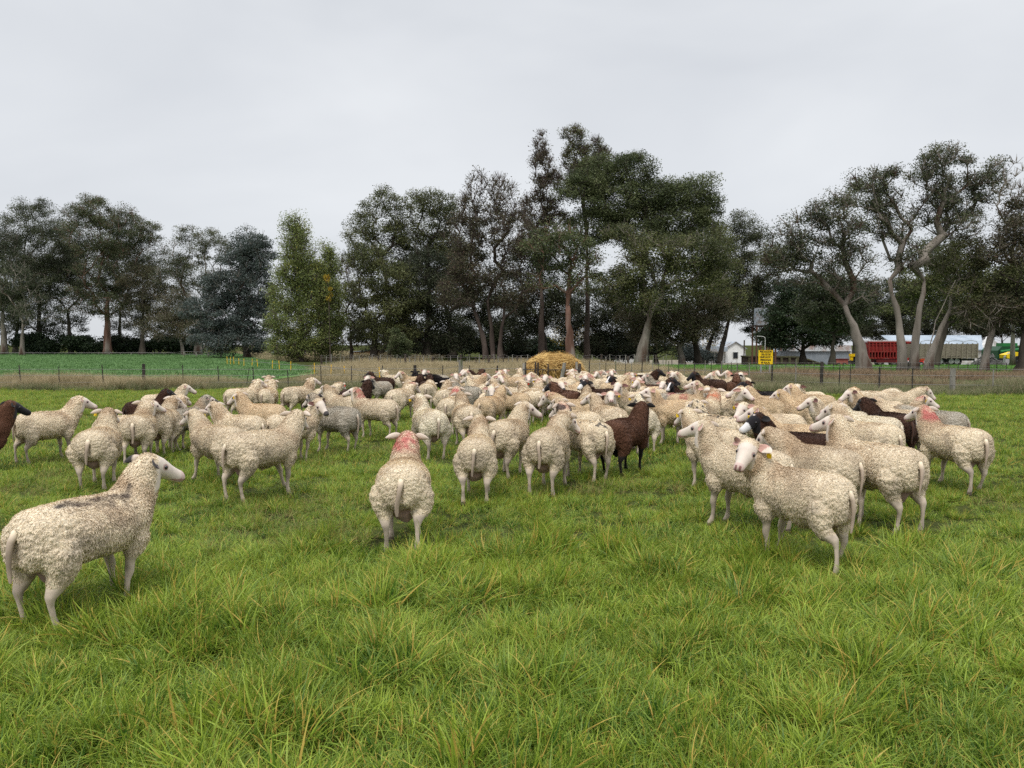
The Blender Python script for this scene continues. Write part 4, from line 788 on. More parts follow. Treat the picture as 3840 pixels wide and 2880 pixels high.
for q in (-50, -90, -124): MB().box((-Wg/2+q*kk, -.9, 21*kk), (.12, .12, 42*kk)).build('verandah_post', WOODD, house)
MB().box((-Wg/2-45*kk, 3, 80*kk), (.5, .5, 22*kk)).build('chimney', WHITE, house)
P = at(2790, 1352, 108); m = thing('wooden_pole', (P[0], 108, gz(P[0], 108)), "thin wooden pole with a meter box at the right corner of the house", 'pole')
MB().cyl((0, 0, -.2), (0, 0, 88*108/F), .1).build('shaft', WOODD, m); MB().box((0, -.14, 32*108/F), (.35, .25, .45)).build('meter_box', STEEL, m)
# low white house part and pale roof seen between the trunks
P = at(2375, 1358, 110); m = thing('white_outbuilding', (P[0], 110, gz(P[0], 110)), "low white building half hidden behind the thick pale trunk", 'building')
gable(m, 6, 110*110/F, 34*110/F, 8*110/F, WHITE, ZINC); MB().box((-1.2, -.03, .85), (.9, .06, .55)).build('window', WINDOW, m)
P = at(1640, 1332, 96); m = thing('shed', (P[0], 96, gz(P[0], 96)), "open shed with blue-grey metal roof between the trunks of the wood", 'shed')
L = 122*96/F; MB().prism([(-L/2, 1.35), (L/2, 1.35), (L/2-.1, 2.35), (-L/2+.1, 2.35)], -.1, .0).build('fascia', ZINCB, m)
MB().add([(-L/2, -.2, 1.35), (L/2, -.2, 1.35), (L/2, 2.6, 2.45), (-L/2, 2.6, 2.45), (-L/2, -.2, 1.27), (L/2, -.2, 1.27), (L/2, 2.6, 2.37), (-L/2, 2.6, 2.37)], [(0, 1, 2, 3), (7, 6, 5, 4), (0, 4, 5, 1), (2, 6, 7, 3), (1, 5, 6, 2), (0, 3, 7, 4)]).build('roof', ZINCB, m)
for q in (-.48, -.16, .16, .48): MB().box((q*L, 0, .65), (.14, .14, 1.3)).build('post', WOODD, m)
MB().box((0, 2.6, .9), (L, .1, 1.8)).build('back_wall', WOODD, m)
P = at(1390, 1325, 105); m = thing('brick_shed', (P[0], 105, 0), "low shed with reddish wall seen through the trunks right of the poplar", 'shed')
gable(m, 5, 150*105/F, 14*105/F, 6*105/F, flat('brick_red', (.30, .12, .06), .9), ZINC)
# grey shed with rusty white roof
P = at(3110, 1365, 88); m = thing('grey_shed', (P[0], 88, gz(P[0], 88)), "grey metal shed with rust-streaked pale roof left of the red trailer", 'shed')
k8 = 88/F; w8 = 190*k8; hz = 58*k8; yd = 7
MB().box((-20*k8, yd/2, hz/2), (w8, yd, hz)).build('wall', GREYW, m)
MB().prism([(-20*k8-w8/2-.1, hz), (-20*k8+w8/2+.15, hz), (-20*k8+w8/2+.05, hz+.7), (-20*k8-w8/2+.2, hz+.7)], -.25, yd*.9).build('roof', RUSTR, m)
MB().box((78*k8, -.06, hz/2), (7*k8, .1, hz)).build('corner_post', WHITE, m); MB().box((89*k8, 3.2, hz/2+.1), (16*k8, 6, hz)).build('doorway', WINDOW, m)
P = at(3000, 1330, 94); m = thing('pale_shed', (P[0], 94, gz(P[0], 94)), "pale blue-grey shed mostly hidden behind the dark conifer", 'shed')
gable(m, 6, 130*94/F, 52*94/F, 16*94/F, GREYW, ZINCB)
# long white shed
P = at(3560, 1370, 98); m = thing('long_white_shed', (P[0], 98, gz(P[0], 98)), "long white shed with bright sloping roof behind the trailers", 'shed')
k9 = 98/F; LL = 320*k9; hw = 60*k9
MB().box((-10*k9, 4, hw/2), (LL, 8, hw)).build('wall', WHITE, m)
MB().add([(-LL/2-1, -.4, hw), (LL/2-1.5, -.4, hw), (LL/2+1.6, 5, hw+1.95), (-LL/2-1, 5, hw+1.95), (-LL/2-1, -.4, hw-.12), (LL/2-1.5, -.4, hw-.12), (LL/2+1.6, 5, hw+1.83), (-LL/2-1, 5, hw+1.83)], [(0, 1, 2, 3), (7, 6, 5, 4), (0, 4, 5, 1), (2, 6, 7, 3), (1, 5, 6, 2), (0, 3, 7, 4)]).build('roof', ZINCB, m)
MB().add([(LL/2-1.6, -.2, 0), (LL/2+4.2, 3, 0), (LL/2+4.2, 3, hw-.2), (LL/2+1.4, 3, hw+1.75), (LL/2-1.6, -.2, hw-.13), (LL/2-1.8, .1, 0), (LL/2+4, 3.3, 0), (LL/2+4, 3.3, hw-.2), (LL/2+1.2, 3.3, hw+1.75), (LL/2-1.8, .1, hw-.13)], [(0, 1, 2, 3, 4), (9, 8, 7, 6, 5), (0, 5, 6, 1), (1, 6, 7, 2), (2, 7, 8, 3), (3, 8, 9, 4), (4, 9, 5, 0)]).build('end_wall', noise_mat('stained_wall', (.34, .33, .31), (.58, .57, .55), 1.5, .9, stretch=(2, 2, .3)), m)
def wheel(root, x, y, r, wd=.28):
    t = MB(); t.cyl((x, y-wd/2, r), (x, y+wd/2, r), r, 22); o = t.build('wheel', RUBBER, root); MB().cyl((x, y-wd/2-.02, r), (x, y-wd/2+.03, r), r*.52, 16).build('rim', STEEL, o)
# red grain trailer
d_ = 76; k7 = d_/F; P = at(3335, 1372, d_); z0 = gz(P[0], d_); tr_ = thing('grain_trailer', (P[0], d_, z0), "big red grain trailer with ribbed sides parked behind the rugged tree", 'trailer')
ln_ = 158*k7; H0, H1, H2 = 32*k7, 56*k7, 92*k7
MB().prism([(-ln_/2, H1), (ln_/2, H1), (ln_/2+.05, H2), (-ln_/2-.05, H2)], 0, 2.4).build('hopper', RED, tr_)
MB().prism([(-ln_/2+.6, H0), (ln_/2-.2, H0), (ln_/2, H1-.02), (-ln_/2, H1-.02)], .35, 2.05).build('lower_hopper', REDD, tr_)
for i in range(13): x = -ln_/2+ln_*i/12; MB().box((x, -.06, (H1+H2)/2), (.09, .12, H2-H1)).build('rib', RED, tr_)
for i in range(15): x = -ln_/2+ln_*i/14; MB().box((x, .10, (H0+H1)/2), (.08, .5, H1-H0)).build('strut', RED, tr_)
MB().box((0, .0, H1), (ln_+.1, .2, .12)).box((0, .0, H2), (ln_+.2, .22, .14)).box((0, .05, H0), (ln_, .2, .14)).box((0, -.03, (H1+H2)/2+.2), (ln_, .1, .06)).build('rail', RED, tr_)
MB().box((0, 1.2, H2+.1), (ln_*.98, 2.3, .12)).build('tarpaulin', WHITE, tr_); MB().box((.3, .6, H0-.28), (ln_*.75, 1.2, .36)).build('chassis', REDD, tr_)
m = MB(); [m.box((-ln_/2-.45, 0, H0+.25*i), (.5, .05, .05)) for i in range(6)]; m.box((-ln_/2-.7, 0, H0+.6), (.05, .05, 1.6)).box((-ln_/2-.22, 0, H0+.6), (.05, .05, 1.6)); m.build('ladder', RED, tr_)
for x in (-.25, .95): wheel(tr_, x*1.2-.6, .3, 17*k7)
wheel(tr_, ln_/2-.7, .3, 17*k7)
# yellow and black implement between shed and trailer
P = at(3200, 1372, 80); m = thing('farm_implement', (P[0], 80, gz(P[0], 80)), "yellow and black implement between the grey shed and the red trailer", 'machine')
MB().box((0, 0, .5), (1.0, 1, .35)).box((.1, 0, .9), (.5, .6, .5)).build('frame', DARKM, m); MB().box((-.1, -.2, 1.25), (.8, .5, .3)).box((-.35, -.25, .95), (.25, .3, .7)).build('hood', YEL, m); wheel(m, .25, -.5, .42, .2)
MB().box((.9, .3, .35), (.9, .5, .3)).build('drawbar', flat('orange_red', (.45, .08, .02), .6), m)
# small rusty red bin
P = at(3148, 1374, 78); m = thing('tank_trailer', (P[0], 78, gz(P[0], 78)), "small faded red tank trailer on the lawn before the grey shed", 'trailer')
MB().box((0, 0, .50), (1.45, .8, .5)).build('tank', noise_mat('faded_red', (.24, .07, .055), (.36, .13, .10), 4, .8), m); MB().box((0, 0, .80), (1.6, .9, .10)).box((0, 0, .26), (1.6, .6, .08)).build('frame', REDD, m); wheel(m, -.3, -.42, .2, .12); wheel(m, .35, -.42, .2, .12)
# pickup behind the pale trunks
P = at(3432, 1374, 72); pk = thing('pickup_truck', (P[0], 72, gz(P[0], 72)), "red and white pickup truck half hidden between the two pale trunks", 'pickup')
kp = 72/F
MB().prism([(-38*kp, 8*kp), (32*kp, 8*kp), (32*kp, 24*kp), (18*kp, 26*kp), (12*kp, 41*kp), (-6*kp, 41*kp), (-10*kp, 25*kp), (-38*kp, 25*kp)], 0, 1.6).build('body', flat('car_red', (.55, .03, .02), .3, .5), pk)
MB().prism([(-4*kp, 27*kp), (14*kp, 27*kp), (10*kp, 38*kp), (-2*kp, 38*kp)], -.02, .0).build('side_window', WINDOW, pk)
MB().box((-26*kp, -.02, 15*kp), (22*kp, .05, 14*kp)).build('white_panel', WHITE, pk); MB().box((33*kp, .3, 16*kp), (.05, .3, .18)).build('headlight', WHITE, pk)
for x in (-24, 20): wheel(pk, x*kp, .0, 9*kp, .22)
MB().box((-24*kp, .8, 38*kp), (18*kp, 1.3, .05)).box((-32*kp, .1, 31*kp), (.05, .05, 14*kp)).box((-16*kp, .1, 31*kp), (.05, .05, 14*kp)).build('rack', STEEL, pk)
# grey wooden livestock trailer
d_ = 66; kt = d_/F; P = at(3555, 1385, d_); wt = thing('livestock_trailer', (P[0], d_, gz(P[0], d_)), "weathered slatted wooden livestock trailer under the leaning trees", 'trailer')
lw = 214*kt; a, b = 30*kt, 84*kt
m = MB()
for i in range(9): m.box((0, 0, a+(b-a)*(i+.5)/9), (lw, .06, (b-a)/9-.045))
m.build('side_wall', WOODG, wt); MB().box((0, 2.3, (a+b)/2), (lw, .06, b-a)).build('far_wall', WOODG, wt)
for s in (-1, 1): MB().box((s*lw/2, 1.15, (a+b)/2), (.07, 2.36, b-a)).build('end_wall', WOODG, wt)
for i in range(12): MB().box((-lw/2+lw*i/11, -.07, (a+b)/2), (.08, .08, b-a+.1)).build('upright', WOODG, wt)
for j in range(4):
    x = -lw/2+lw*(j+.5)/4; MB().tube([(x-lw/8, 0, b), (x-lw/9, 0, b+.22), (x, 0, b+.32), (x+lw/9, 0, b+.22), (x+lw/8, 0, b)], .025, 5).build('roof_hoop', STEEL, wt)
MB().box((0, 1.1, a-.12), (lw, 1.6, .2)).build('chassis', DARKM, wt); MB().box((-lw/2+.5, -.05, a-.1), (1.0, .1, .16)).build('red_beam', flat('orange_red_b', (.5, .07, .02), .6), wt)
for x in (-.12, .07, .17): wheel(wt, x*lw, .3, 19*kt, .3)
# rubble, harvester, tractor
P = at(3705, 1376, 62); V, Fq = loft([((0, 0, -.1), (1.5, 0, 0), (0, .9, 0)), ((0, 0, .3), (1.3, 0, 0), (0, .8, 0)), ((.1, 0, .8), (.8, 0, 0), (0, .5, 0)), ((.1, 0, 1.15), (.3, 0, 0), (0, .2, 0))], 24)
g = np.random.default_rng(4); m = thing('rubble_pile', (P[0], 62, gz(P[0], 62)), "grey pile of broken stone and brushwood before the green harvester", 'rubble pile'); mm = MB()
for i in range(160):
    a = g.uniform(0, 6.28); r = g.uniform(0, 1)**.6; mm.box((r*1.5*math.cos(a), r*.9*math.sin(a), g.uniform(0, 1.15)*(1-r)), g.uniform(.12, .38, 3), g.uniform(0, 3), g.uniform(-.6, .6))
mm.build('stones', noise_mat('rubble', (.13, .12, .11), (.30, .28, .26), 5, .95), m)
d_ = 74; kh = d_/F; P = at(3785, 1372, d_); hv = thing('combine_harvester', (P[0], d_, gz(P[0], d_)), "dark green combine harvester at the right edge under the trees", 'harvester')
MB().prism([(-45*kh, 20*kh), (45*kh, 20*kh), (45*kh, 60*kh), (30*kh, 76*kh), (-30*kh, 76*kh), (-45*kh, 60*kh)], 0, 2.6).build('body', flat('harvester_green', (.012, .06, .022), .4), hv)
MB().box((0, .5, 82*kh), (56*kh, 1, 12*kh)).build('grain_tank', GRN, hv); MB().box((-30*kh, -.05, 52*kh), (22*kh, .08, 20*kh)).build('cab_window', WINDOW, hv)
MB().tube([(-40*kh, -.2, 56*kh), (44*kh, -.3, 66*kh)], .14, 8).build('unloading_auger', GRN, hv); wheel(hv, -22*kh, -.3, 22*kh, .5); wheel(hv, 30*kh, -.2, 15*kh, .4)
P = at(3815, 1375, 64); lo = thing('loader', (P[0], 64, gz(P[0], 64)), "yellow loader arm and hood in front of the green harvester", 'loader')
MB().prism([(-.9, .7), (.8, .5), (.8, 1.15), (-.2, 1.25), (-.95, 1.0)], 0, 1).build('hood', YEL, lo); MB().tube([(-1.0, .3, .2), (-1.0, .2, .8), (-.6, .2, 1.15)], .09, 8).build('exhaust', STEEL, lo); wheel(lo, 0, -.1, .45, .3)
# loading ramp
d_ = 84; kr = d_/F; P = at(2960, 1370, d_); rp = thing('loading_ramp', (P[0], d_, gz(P[0], d_)), "long dark timber loading ramp sloping down to the right behind the yellow sign", 'loading ramp')
MB().prism([(-158*kr, 0), (150*kr, 0), (60*kr, 30*kr), (40*kr, 34*kr), (-158*kr, 36*kr)], .1, 2.2).build('side_wall', WOODD, rp)
MB().prism([(-160*kr, 36*kr), (40*kr, 34*kr), (152*kr, -1*kr), (152*kr, 4*kr), (40*kr, 39*kr), (-160*kr, 41*kr)], -.1, 2.3).build('deck', MOSSW, rp)
for i in range(9): h = 34*kr if i < 7 else 20*kr; MB().box((-150*kr+i*30*kr, 0, h/2), (.26, .2, h)).build('post', MOSSW, rp)
# water tank on legs
d_ = 82; kw = d_/F; P = at(2852, 1355, d_); wtk = thing('water_tank_tower', (P[0], d_, gz(P[0], d_)), "grey metal water tank on tall rusty legs above the ramp", 'water tank')
zt = (1360-1205)*kw; MB().cyl((0, 0, zt), (0, 0, zt+64*kw), 26*kw, 20).build('tank', ZINC, wtk)
MB().box((0, 0, zt-.06), (60*kw, 56*kw, .14)).build('platform', WOODD, wtk); RUST = flat('rusty_iron', (.14, .07, .045), .9)
for sx_ in (-1, 1):
    for sy in (-1, 1): MB().box((sx_*24*kw, sy*.7, zt/2), (.14, .14, zt)).build('leg', RUST, wtk)
for s in (-1, 1): MB().tube([(-24*kw*s, -.7, .3), (24*kw*s, -.7, zt*.55)], .035, 5).build('brace', RUST, wtk)
m = MB(); m.tube([(.3, 0, zt+64*kw), (.3, 0, zt+82*kw)], .03, 5).tube([(.05, 0, zt+64*kw), (.05, 0, zt+74*kw)], .02, 5); m.build('pipe', STEEL, wtk)
P = at(2895, 1355, 80); m = thing('pipe_frame', (P[0], 80, gz(P[0], 80)), "rusty goalpost-like pipe frame beside the water tank legs", 'frame')
for q in (-44, -22, 12): MB().box((q*80/F, 0, 40*80/F), (.16, .16, 80*80/F)).build('post', RUST, m)
MB().box((-16*80/F, 0, 80*80/F), (64*80/F, .1, .12)).build('crossbar', MOSSW, m)
P = at(2868, 1355, 70); m = thing('lamp_pole', (P[0], 70, gz(P[0], 70)), "thin white bent pipe rising above the yellow sign", 'pole')
MB().tube([(0, 0, 0), (0, 0, 2.6), (-.05, 0, 2.75), (-.2, 0, 2.83), (-.8, 0, 2.86)], .035, 6).build('pipe', WHITE, m)
# yellow warning sign
d_ = 33; ks_ = d_/F; P = at(2870, 1400, d_); sg = thing('warning_sign', (P[0], d_, 0), "yellow rectangular warning sign with black Spanish text on two posts", 'sign')
top = CAMZ-(1313-HORIZ)*ks_; bot = CAMZ-(1366-HORIZ)*ks_; w_ = 52*ks_; zc = (top+bot)/2; hh = top-bot
MB().box((0, 0, zc), (w_, .02, hh)).build('panel', YEL, sg)
for s in (-1, 1): MB().box((s*w_*.31, .03, (top)/2), (.06, .035, top)).build('post', STEEL, sg)
m = MB(); m.box((0, -.0125, top-.012), (w_, .004, .012)).box((0, -.0125, bot+.012), (w_, .004, .012)); m.build('border', flat('sign_edge', (.75, .45, .01), .6), sg)
for i, (txt, wf) in enumerate((("PRECAUCION", .84), ("CRUCE DE", .68), ("VEHÍCULOS Y", .86), ("PERSONAS", .74), ("40 Km./h.", .66))):
    cu = bpy.data.curves.new('text', 'FONT'); cu.body = txt; cu.size = hh*.2; cu.align_x = 'CENTER'; cu.align_y = 'CENTER'; cu.offset = hh*.0075; cu.extrude = .002; cu.resolution_u = 3
    to = bpy.data.objects.new('t', cu); sc.collection.objects.link(to); bpy.context.view_layer.update(); me = bpy.data.meshes.new_from_object(to.evaluated_get(bpy.context.evaluated_depsgraph_get())); wdt = to.dimensions[0]; bpy.data.objects.remove(to)
    me.materials.clear(); me.materials.append(BLK); lo_ = link(bpy.data.objects.new('lettering', me), sg); s_ = wf*w_/wdt
    lo_.scale = (s_, 1.0, 1); lo_.rotation_euler = (R(90), 0, 0); lo_.location = (0, -.0145, top-hh*(.11+.195*i)); lo_.scale = (s_, .9, 1)
sg.rotation_euler[2] = -R(6)
# white vehicles behind the poplar
for px_, w2, lb in ((585*1.0, 0, ''),):
    pass
P = at(1075, 1345, 92); m = thing('white_van', (P[0], 92, 0), "white van half hidden behind the foot of the poplar", 'van')
MB().prism([(-1.9, .35), (1.9, .35), (1.95, .95), (1.3, 1.15), (.8, 1.6), (-1.8, 1.6), (-1.95, .9)], 0, 1.7).build('body', flat('van_white', (.75, .76, .78), .3, .5), m); MB().prism([(.2, 1.05), (1.15, 1.05), (.75, 1.45), (.2, 1.45)], -.02, 0).build('side_window', WINDOW, m)
for x in (-1.2, 1.2): wheel(m, x, 0, .33, .2)
# hay bale in its feeder
BD = 25.6; P = at(2072, 1400, BD); kb = BD/F; hb = thing('hay_bale', (P[0], BD, 0), "large loose golden round hay bale standing in the wooden feeder pen", 'hay bale')
HAY = noise_mat('hay', (.34, .21, .06), (.60, .41, .14), 14, .95, .9, stretch=(1, 1, 3), bscale=30, spec=.05); STRAW = leaf_mat('straw', (.42, .26, .08), (.78, .55, .22), (.30, .17, .05), 2, .25, f3=.2, rough=.8)
zt = CAMZ-(1340-HORIZ)*kb; V = []; nu, nv = 48, 26; g = np.random.default_rng(5)
for i in range(nv):
    ph = math.pi*i/(nv-1)
    for j in range(nu):
        th = 2*math.pi*j/nu; s_ = lambda v, e: math.copysign(abs(v)**e, v)
        x = s_(math.sin(ph), .38)*s_(math.cos(th), .6); y = s_(math.sin(ph), .38)*s_(math.sin(th), .6); z = s_(math.cos(ph), .62)
        wz = 1+.10*(z > -.2)-.08*(z < -.2)+(-.10 if x < -.3 and z > .3 else 0)
        p = np.array([x*.80*wz, y*.75, zt/2+z*zt/2]); p += np.array([x, y, z*.5])*.07*mnoise.noise(Vector(p)*3.1); V.append(p)
V = np.array(V); Fq = [(i*nu+j, i*nu+(j+1) % nu, (i+1)*nu+(j+1) % nu, (i+1)*nu+j) for i in range(nv-1) for j in range(nu)]
addmesh('bale_core', V, np.array(Fq), HAY, hb)
ns = 9000; ii = g.integers(0, len(V), ns); C = V[ii]+g.normal(0, .02, (ns, 3)); nrm = C-np.array([0, 0, zt/2]); nrm /= np.linalg.norm(nrm, axis=1)[:, None]
dr_ = np.stack([g.normal(0, 1, ns), g.normal(0, .5, ns), -np.abs(g.normal(0, .55, ns))], 1); dr_ -= nrm*(dr_*nrm).sum(1)[:, None]*.85; dr_ /= np.linalg.norm(dr_, axis=1)[:, None]; ll = g.uniform(.15, .5, ns)[:, None]
sdv = np.cross(nrm, dr_); sdv /= np.linalg.norm(sdv, axis=1)[:, None]; wv_ = .009; C = C+nrm*.01; M = C+dr_*ll*.5+nrm*.07; E = C+dr_*ll+nrm*.06+np.array([0, 0, -.07])*ll
SV = np.stack([C-sdv*wv_, C+sdv*wv_, M-sdv*wv_, M+sdv*wv_, E-sdv*wv_*.5, E+sdv*wv_*.5], 1).reshape(-1, 3); i6 = np.arange(ns)*6
addmesh('loose_straw', SV, np.concatenate([np.stack([i6, i6+1, i6+3, i6+2], 1), np.stack([i6+2, i6+3, i6+5, i6+4], 1)]), STRAW, hb, attrs=dict(rnd=np.repeat(g.uniform(0, 1, ns), 6)))
fd = thing('hay_feeder', (P[0], BD, 0), "rough wooden post and wire pen around the hay bale", 'feeder')
PX = [(1962, -.9, .055), (1970, -.8, .03), (2004, -.95, .035), (2013, -1, .04), (2050, -1.0, .03), (2103, -1.0, .07), (2155, -.9, .05), (2164, -.85, .06), (1975, .9, .04), (2060, 1.0, .04), (2160, .9, .04)]
for i, (q, y, r_) in enumerate(PX):
    x = (q-2072)*kb; hgt = .95 if y < 0 else .8; ln = .10 if i == 5 else g.normal(0, .02); MB().tube([(x-ln, y, -.1), (x-ln*.3, y, hgt*.5), (x+ln*.6, y, hgt*(1.02+.08*g.uniform()))], [r_*1.1, r_, r_*.8], 7).build('post', POSTM if i in (5, 6, 0) else WOODD, fd)
for (h, y) in ((.78, -.97), (.42, -.98), (.75, .95)): MB().tube([((1958-2072)*kb, y+.02, h), (0, y-.02, h-.02), ((2168-2072)*kb, y+.02, h)], .012, 5).build('rail', DARKM, fd)
for q in (1988, 2030, 2078, 2125): MB().cyl(((q-2072)*kb, -.975, .05), ((q-2072)*kb, -.975, .77), .008, 5).build('spacer_wire', DARKM, fd)
# fences
def fence(label, posts, wires, ymat, name='fence', wr=.006, group=None):
    x0, y0 = posts[0][0], posts[0][1]; fr_ = thing(name, (x0, y0, 0), label, 'fence', group); g = np.random.default_rng(int(abs(x0*10))+7)
    for (x, y, h, r_, ln, mt) in posts:
        z = gz(x, y); k_ = 5 if r_ < .03 else 9
        MB().tube([(x-x0, y-y0, z-.1), (x-x0+ln*.5, y-y0, z+h*.5), (x-x0+ln, y-y0+g.normal(0, .01), z+h)], [r_*1.05, r_, r_*.95], k_).build('post', mt, fr_)
    for hgt in wires:
        pts = [(x-x0+ln*hgt/h, y-y0-r_, gz(x, y)+min(hgt, h)) for (x, y, h, r_, ln, mt) in posts]
        MB().tube(pts, wr, 4).build('wire', WIREM, fr_)
def P1(px, yt, d, r_=.02, ln=0, mt=None):
    p = at(px, yt, d); return (p[0], d, p[2]-gz(p[0], d), r_, ln, mt or POSTD)
L1 = [P1(-60, 1372, 26.6), P1(77, 1369, 26.6, .022, -.06), P1(220, 1374, 26.6, .015), P1(386, 1368, 26.6, .018, -.03), P1(538, 1364, 26.5, .055, .0, POSTD), P1(687, 1369, 26.6, .018, -.03), P1(820, 1373, 26.6, .018, -.03), P1(920, 1378, 26.6, .012, .14), P1(952, 1376, 26.6, .02, -.04), P1(1081, 1386, 26.8, .018, -.03), P1(1203, 1372, 26.9, .018), P1(1318, 1372, 27.0, .018), P1(1436, 1370, 27.1, .02, -.02), P1(1556, 1369, 27.2, .06, 0), P1(1660, 1370, 27.2, .018), P1(1727, 1350, 31, .09, 0, POSTM), P1(1761, 1370, 27.4, .018), P1(1865, 1371, 27.4, .03), P1(1950, 1374, 27.6, .02)]
fence("pasture fence of thin dark posts and wire along the left and centre", L1, (.25, .5, .72), POSTD)
R1 = [P1(2210+i*33.0+np.sin(i*2.1)*6, 1352+6*math.sin(i*1.7), 29-.0*i, .013 if i % 3 else .022, .02*math.sin(i), POSTM if i % 2 else POSTD) for i in range(18)]
R1 += [P1(2810, 1361, 27, .025, 0, POSTM), P1(2896, 1366, 26.5, .03, 0, POSTD), P1(2986, 1345, 26, .022, 0, POSTM), P1(3082, 1356, 25.6, .055, 0, POSTD), P1(3148, 1370, 25.2, .02, .02), P1(3189, 1350, 25, .015, .02), P1(3299, 1375, 24.6, .03, 0, POSTD), P1(3423, 1380, 24.3, .022, 0), P1(3573, 1381, 24, .085, 0, POSTM), P1(3726, 1384, 23.8, .022, 0, POSTM), P1(3860, 1386, 23.5, .022, 0)]
fence("pasture fence with weathered posts along the right verge", R1, (.3, .6, .85), POSTM)
F2 = [P1(1205+i*17.5+4*math.sin(i*3.3), 1333+5*math.sin(i*2.7), 56, .035 if i % 6 else .08, .05*math.sin(i*1.3), POSTM if i % 3 else WOODD) for i in range(76)]
fence("long paling fence of grey battens at the foot of the wood", F2, (.35, .65, .95), POSTM, wr=.005)
F3 = [P1(0+i*41, 1322, 108, .05, 0, POSTM) for i in range(17)]+[P1(690+i*46, 1318+i*1.5, 95-i*2, .10, 0, POSTM) for i in range(5)]
fence("far fence under the left trees at the edge of the crop", F3, (.4, .8), POSTM, wr=.02)
F4 = [P1(2730+i*36, 1361, 42, .02, 0, POSTD) for i in range(30)]
fence("thin dark fence along the lawn in front of the farmyard", F4, (.35, .7), POSTD, wr=.008)
YS = [(852, 1337, 58), (863, 1338, 58), (877, 1338, 56), (896, 1344, 54), (914, 1345, 53), (944, 1345, 52), (966, 1347, 50), (1020, 1352, 46), (1048, 1352, 44), (1090, 1355, 43), (1178, 1361, 40), (1240, 1367, 38), (1293, 1372, 36), (1425, 1377, 30)]
fence("electric fence of yellow plastic stakes and white tape beside the crop", [P1(a, b, c, .022, .04*math.sin(a), YSTK) for a, b, c in YS], (.45,), YSTK, name='electric_fence', wr=.012)
DW = flat('dry_stem', (.20, .15, .10), .9)
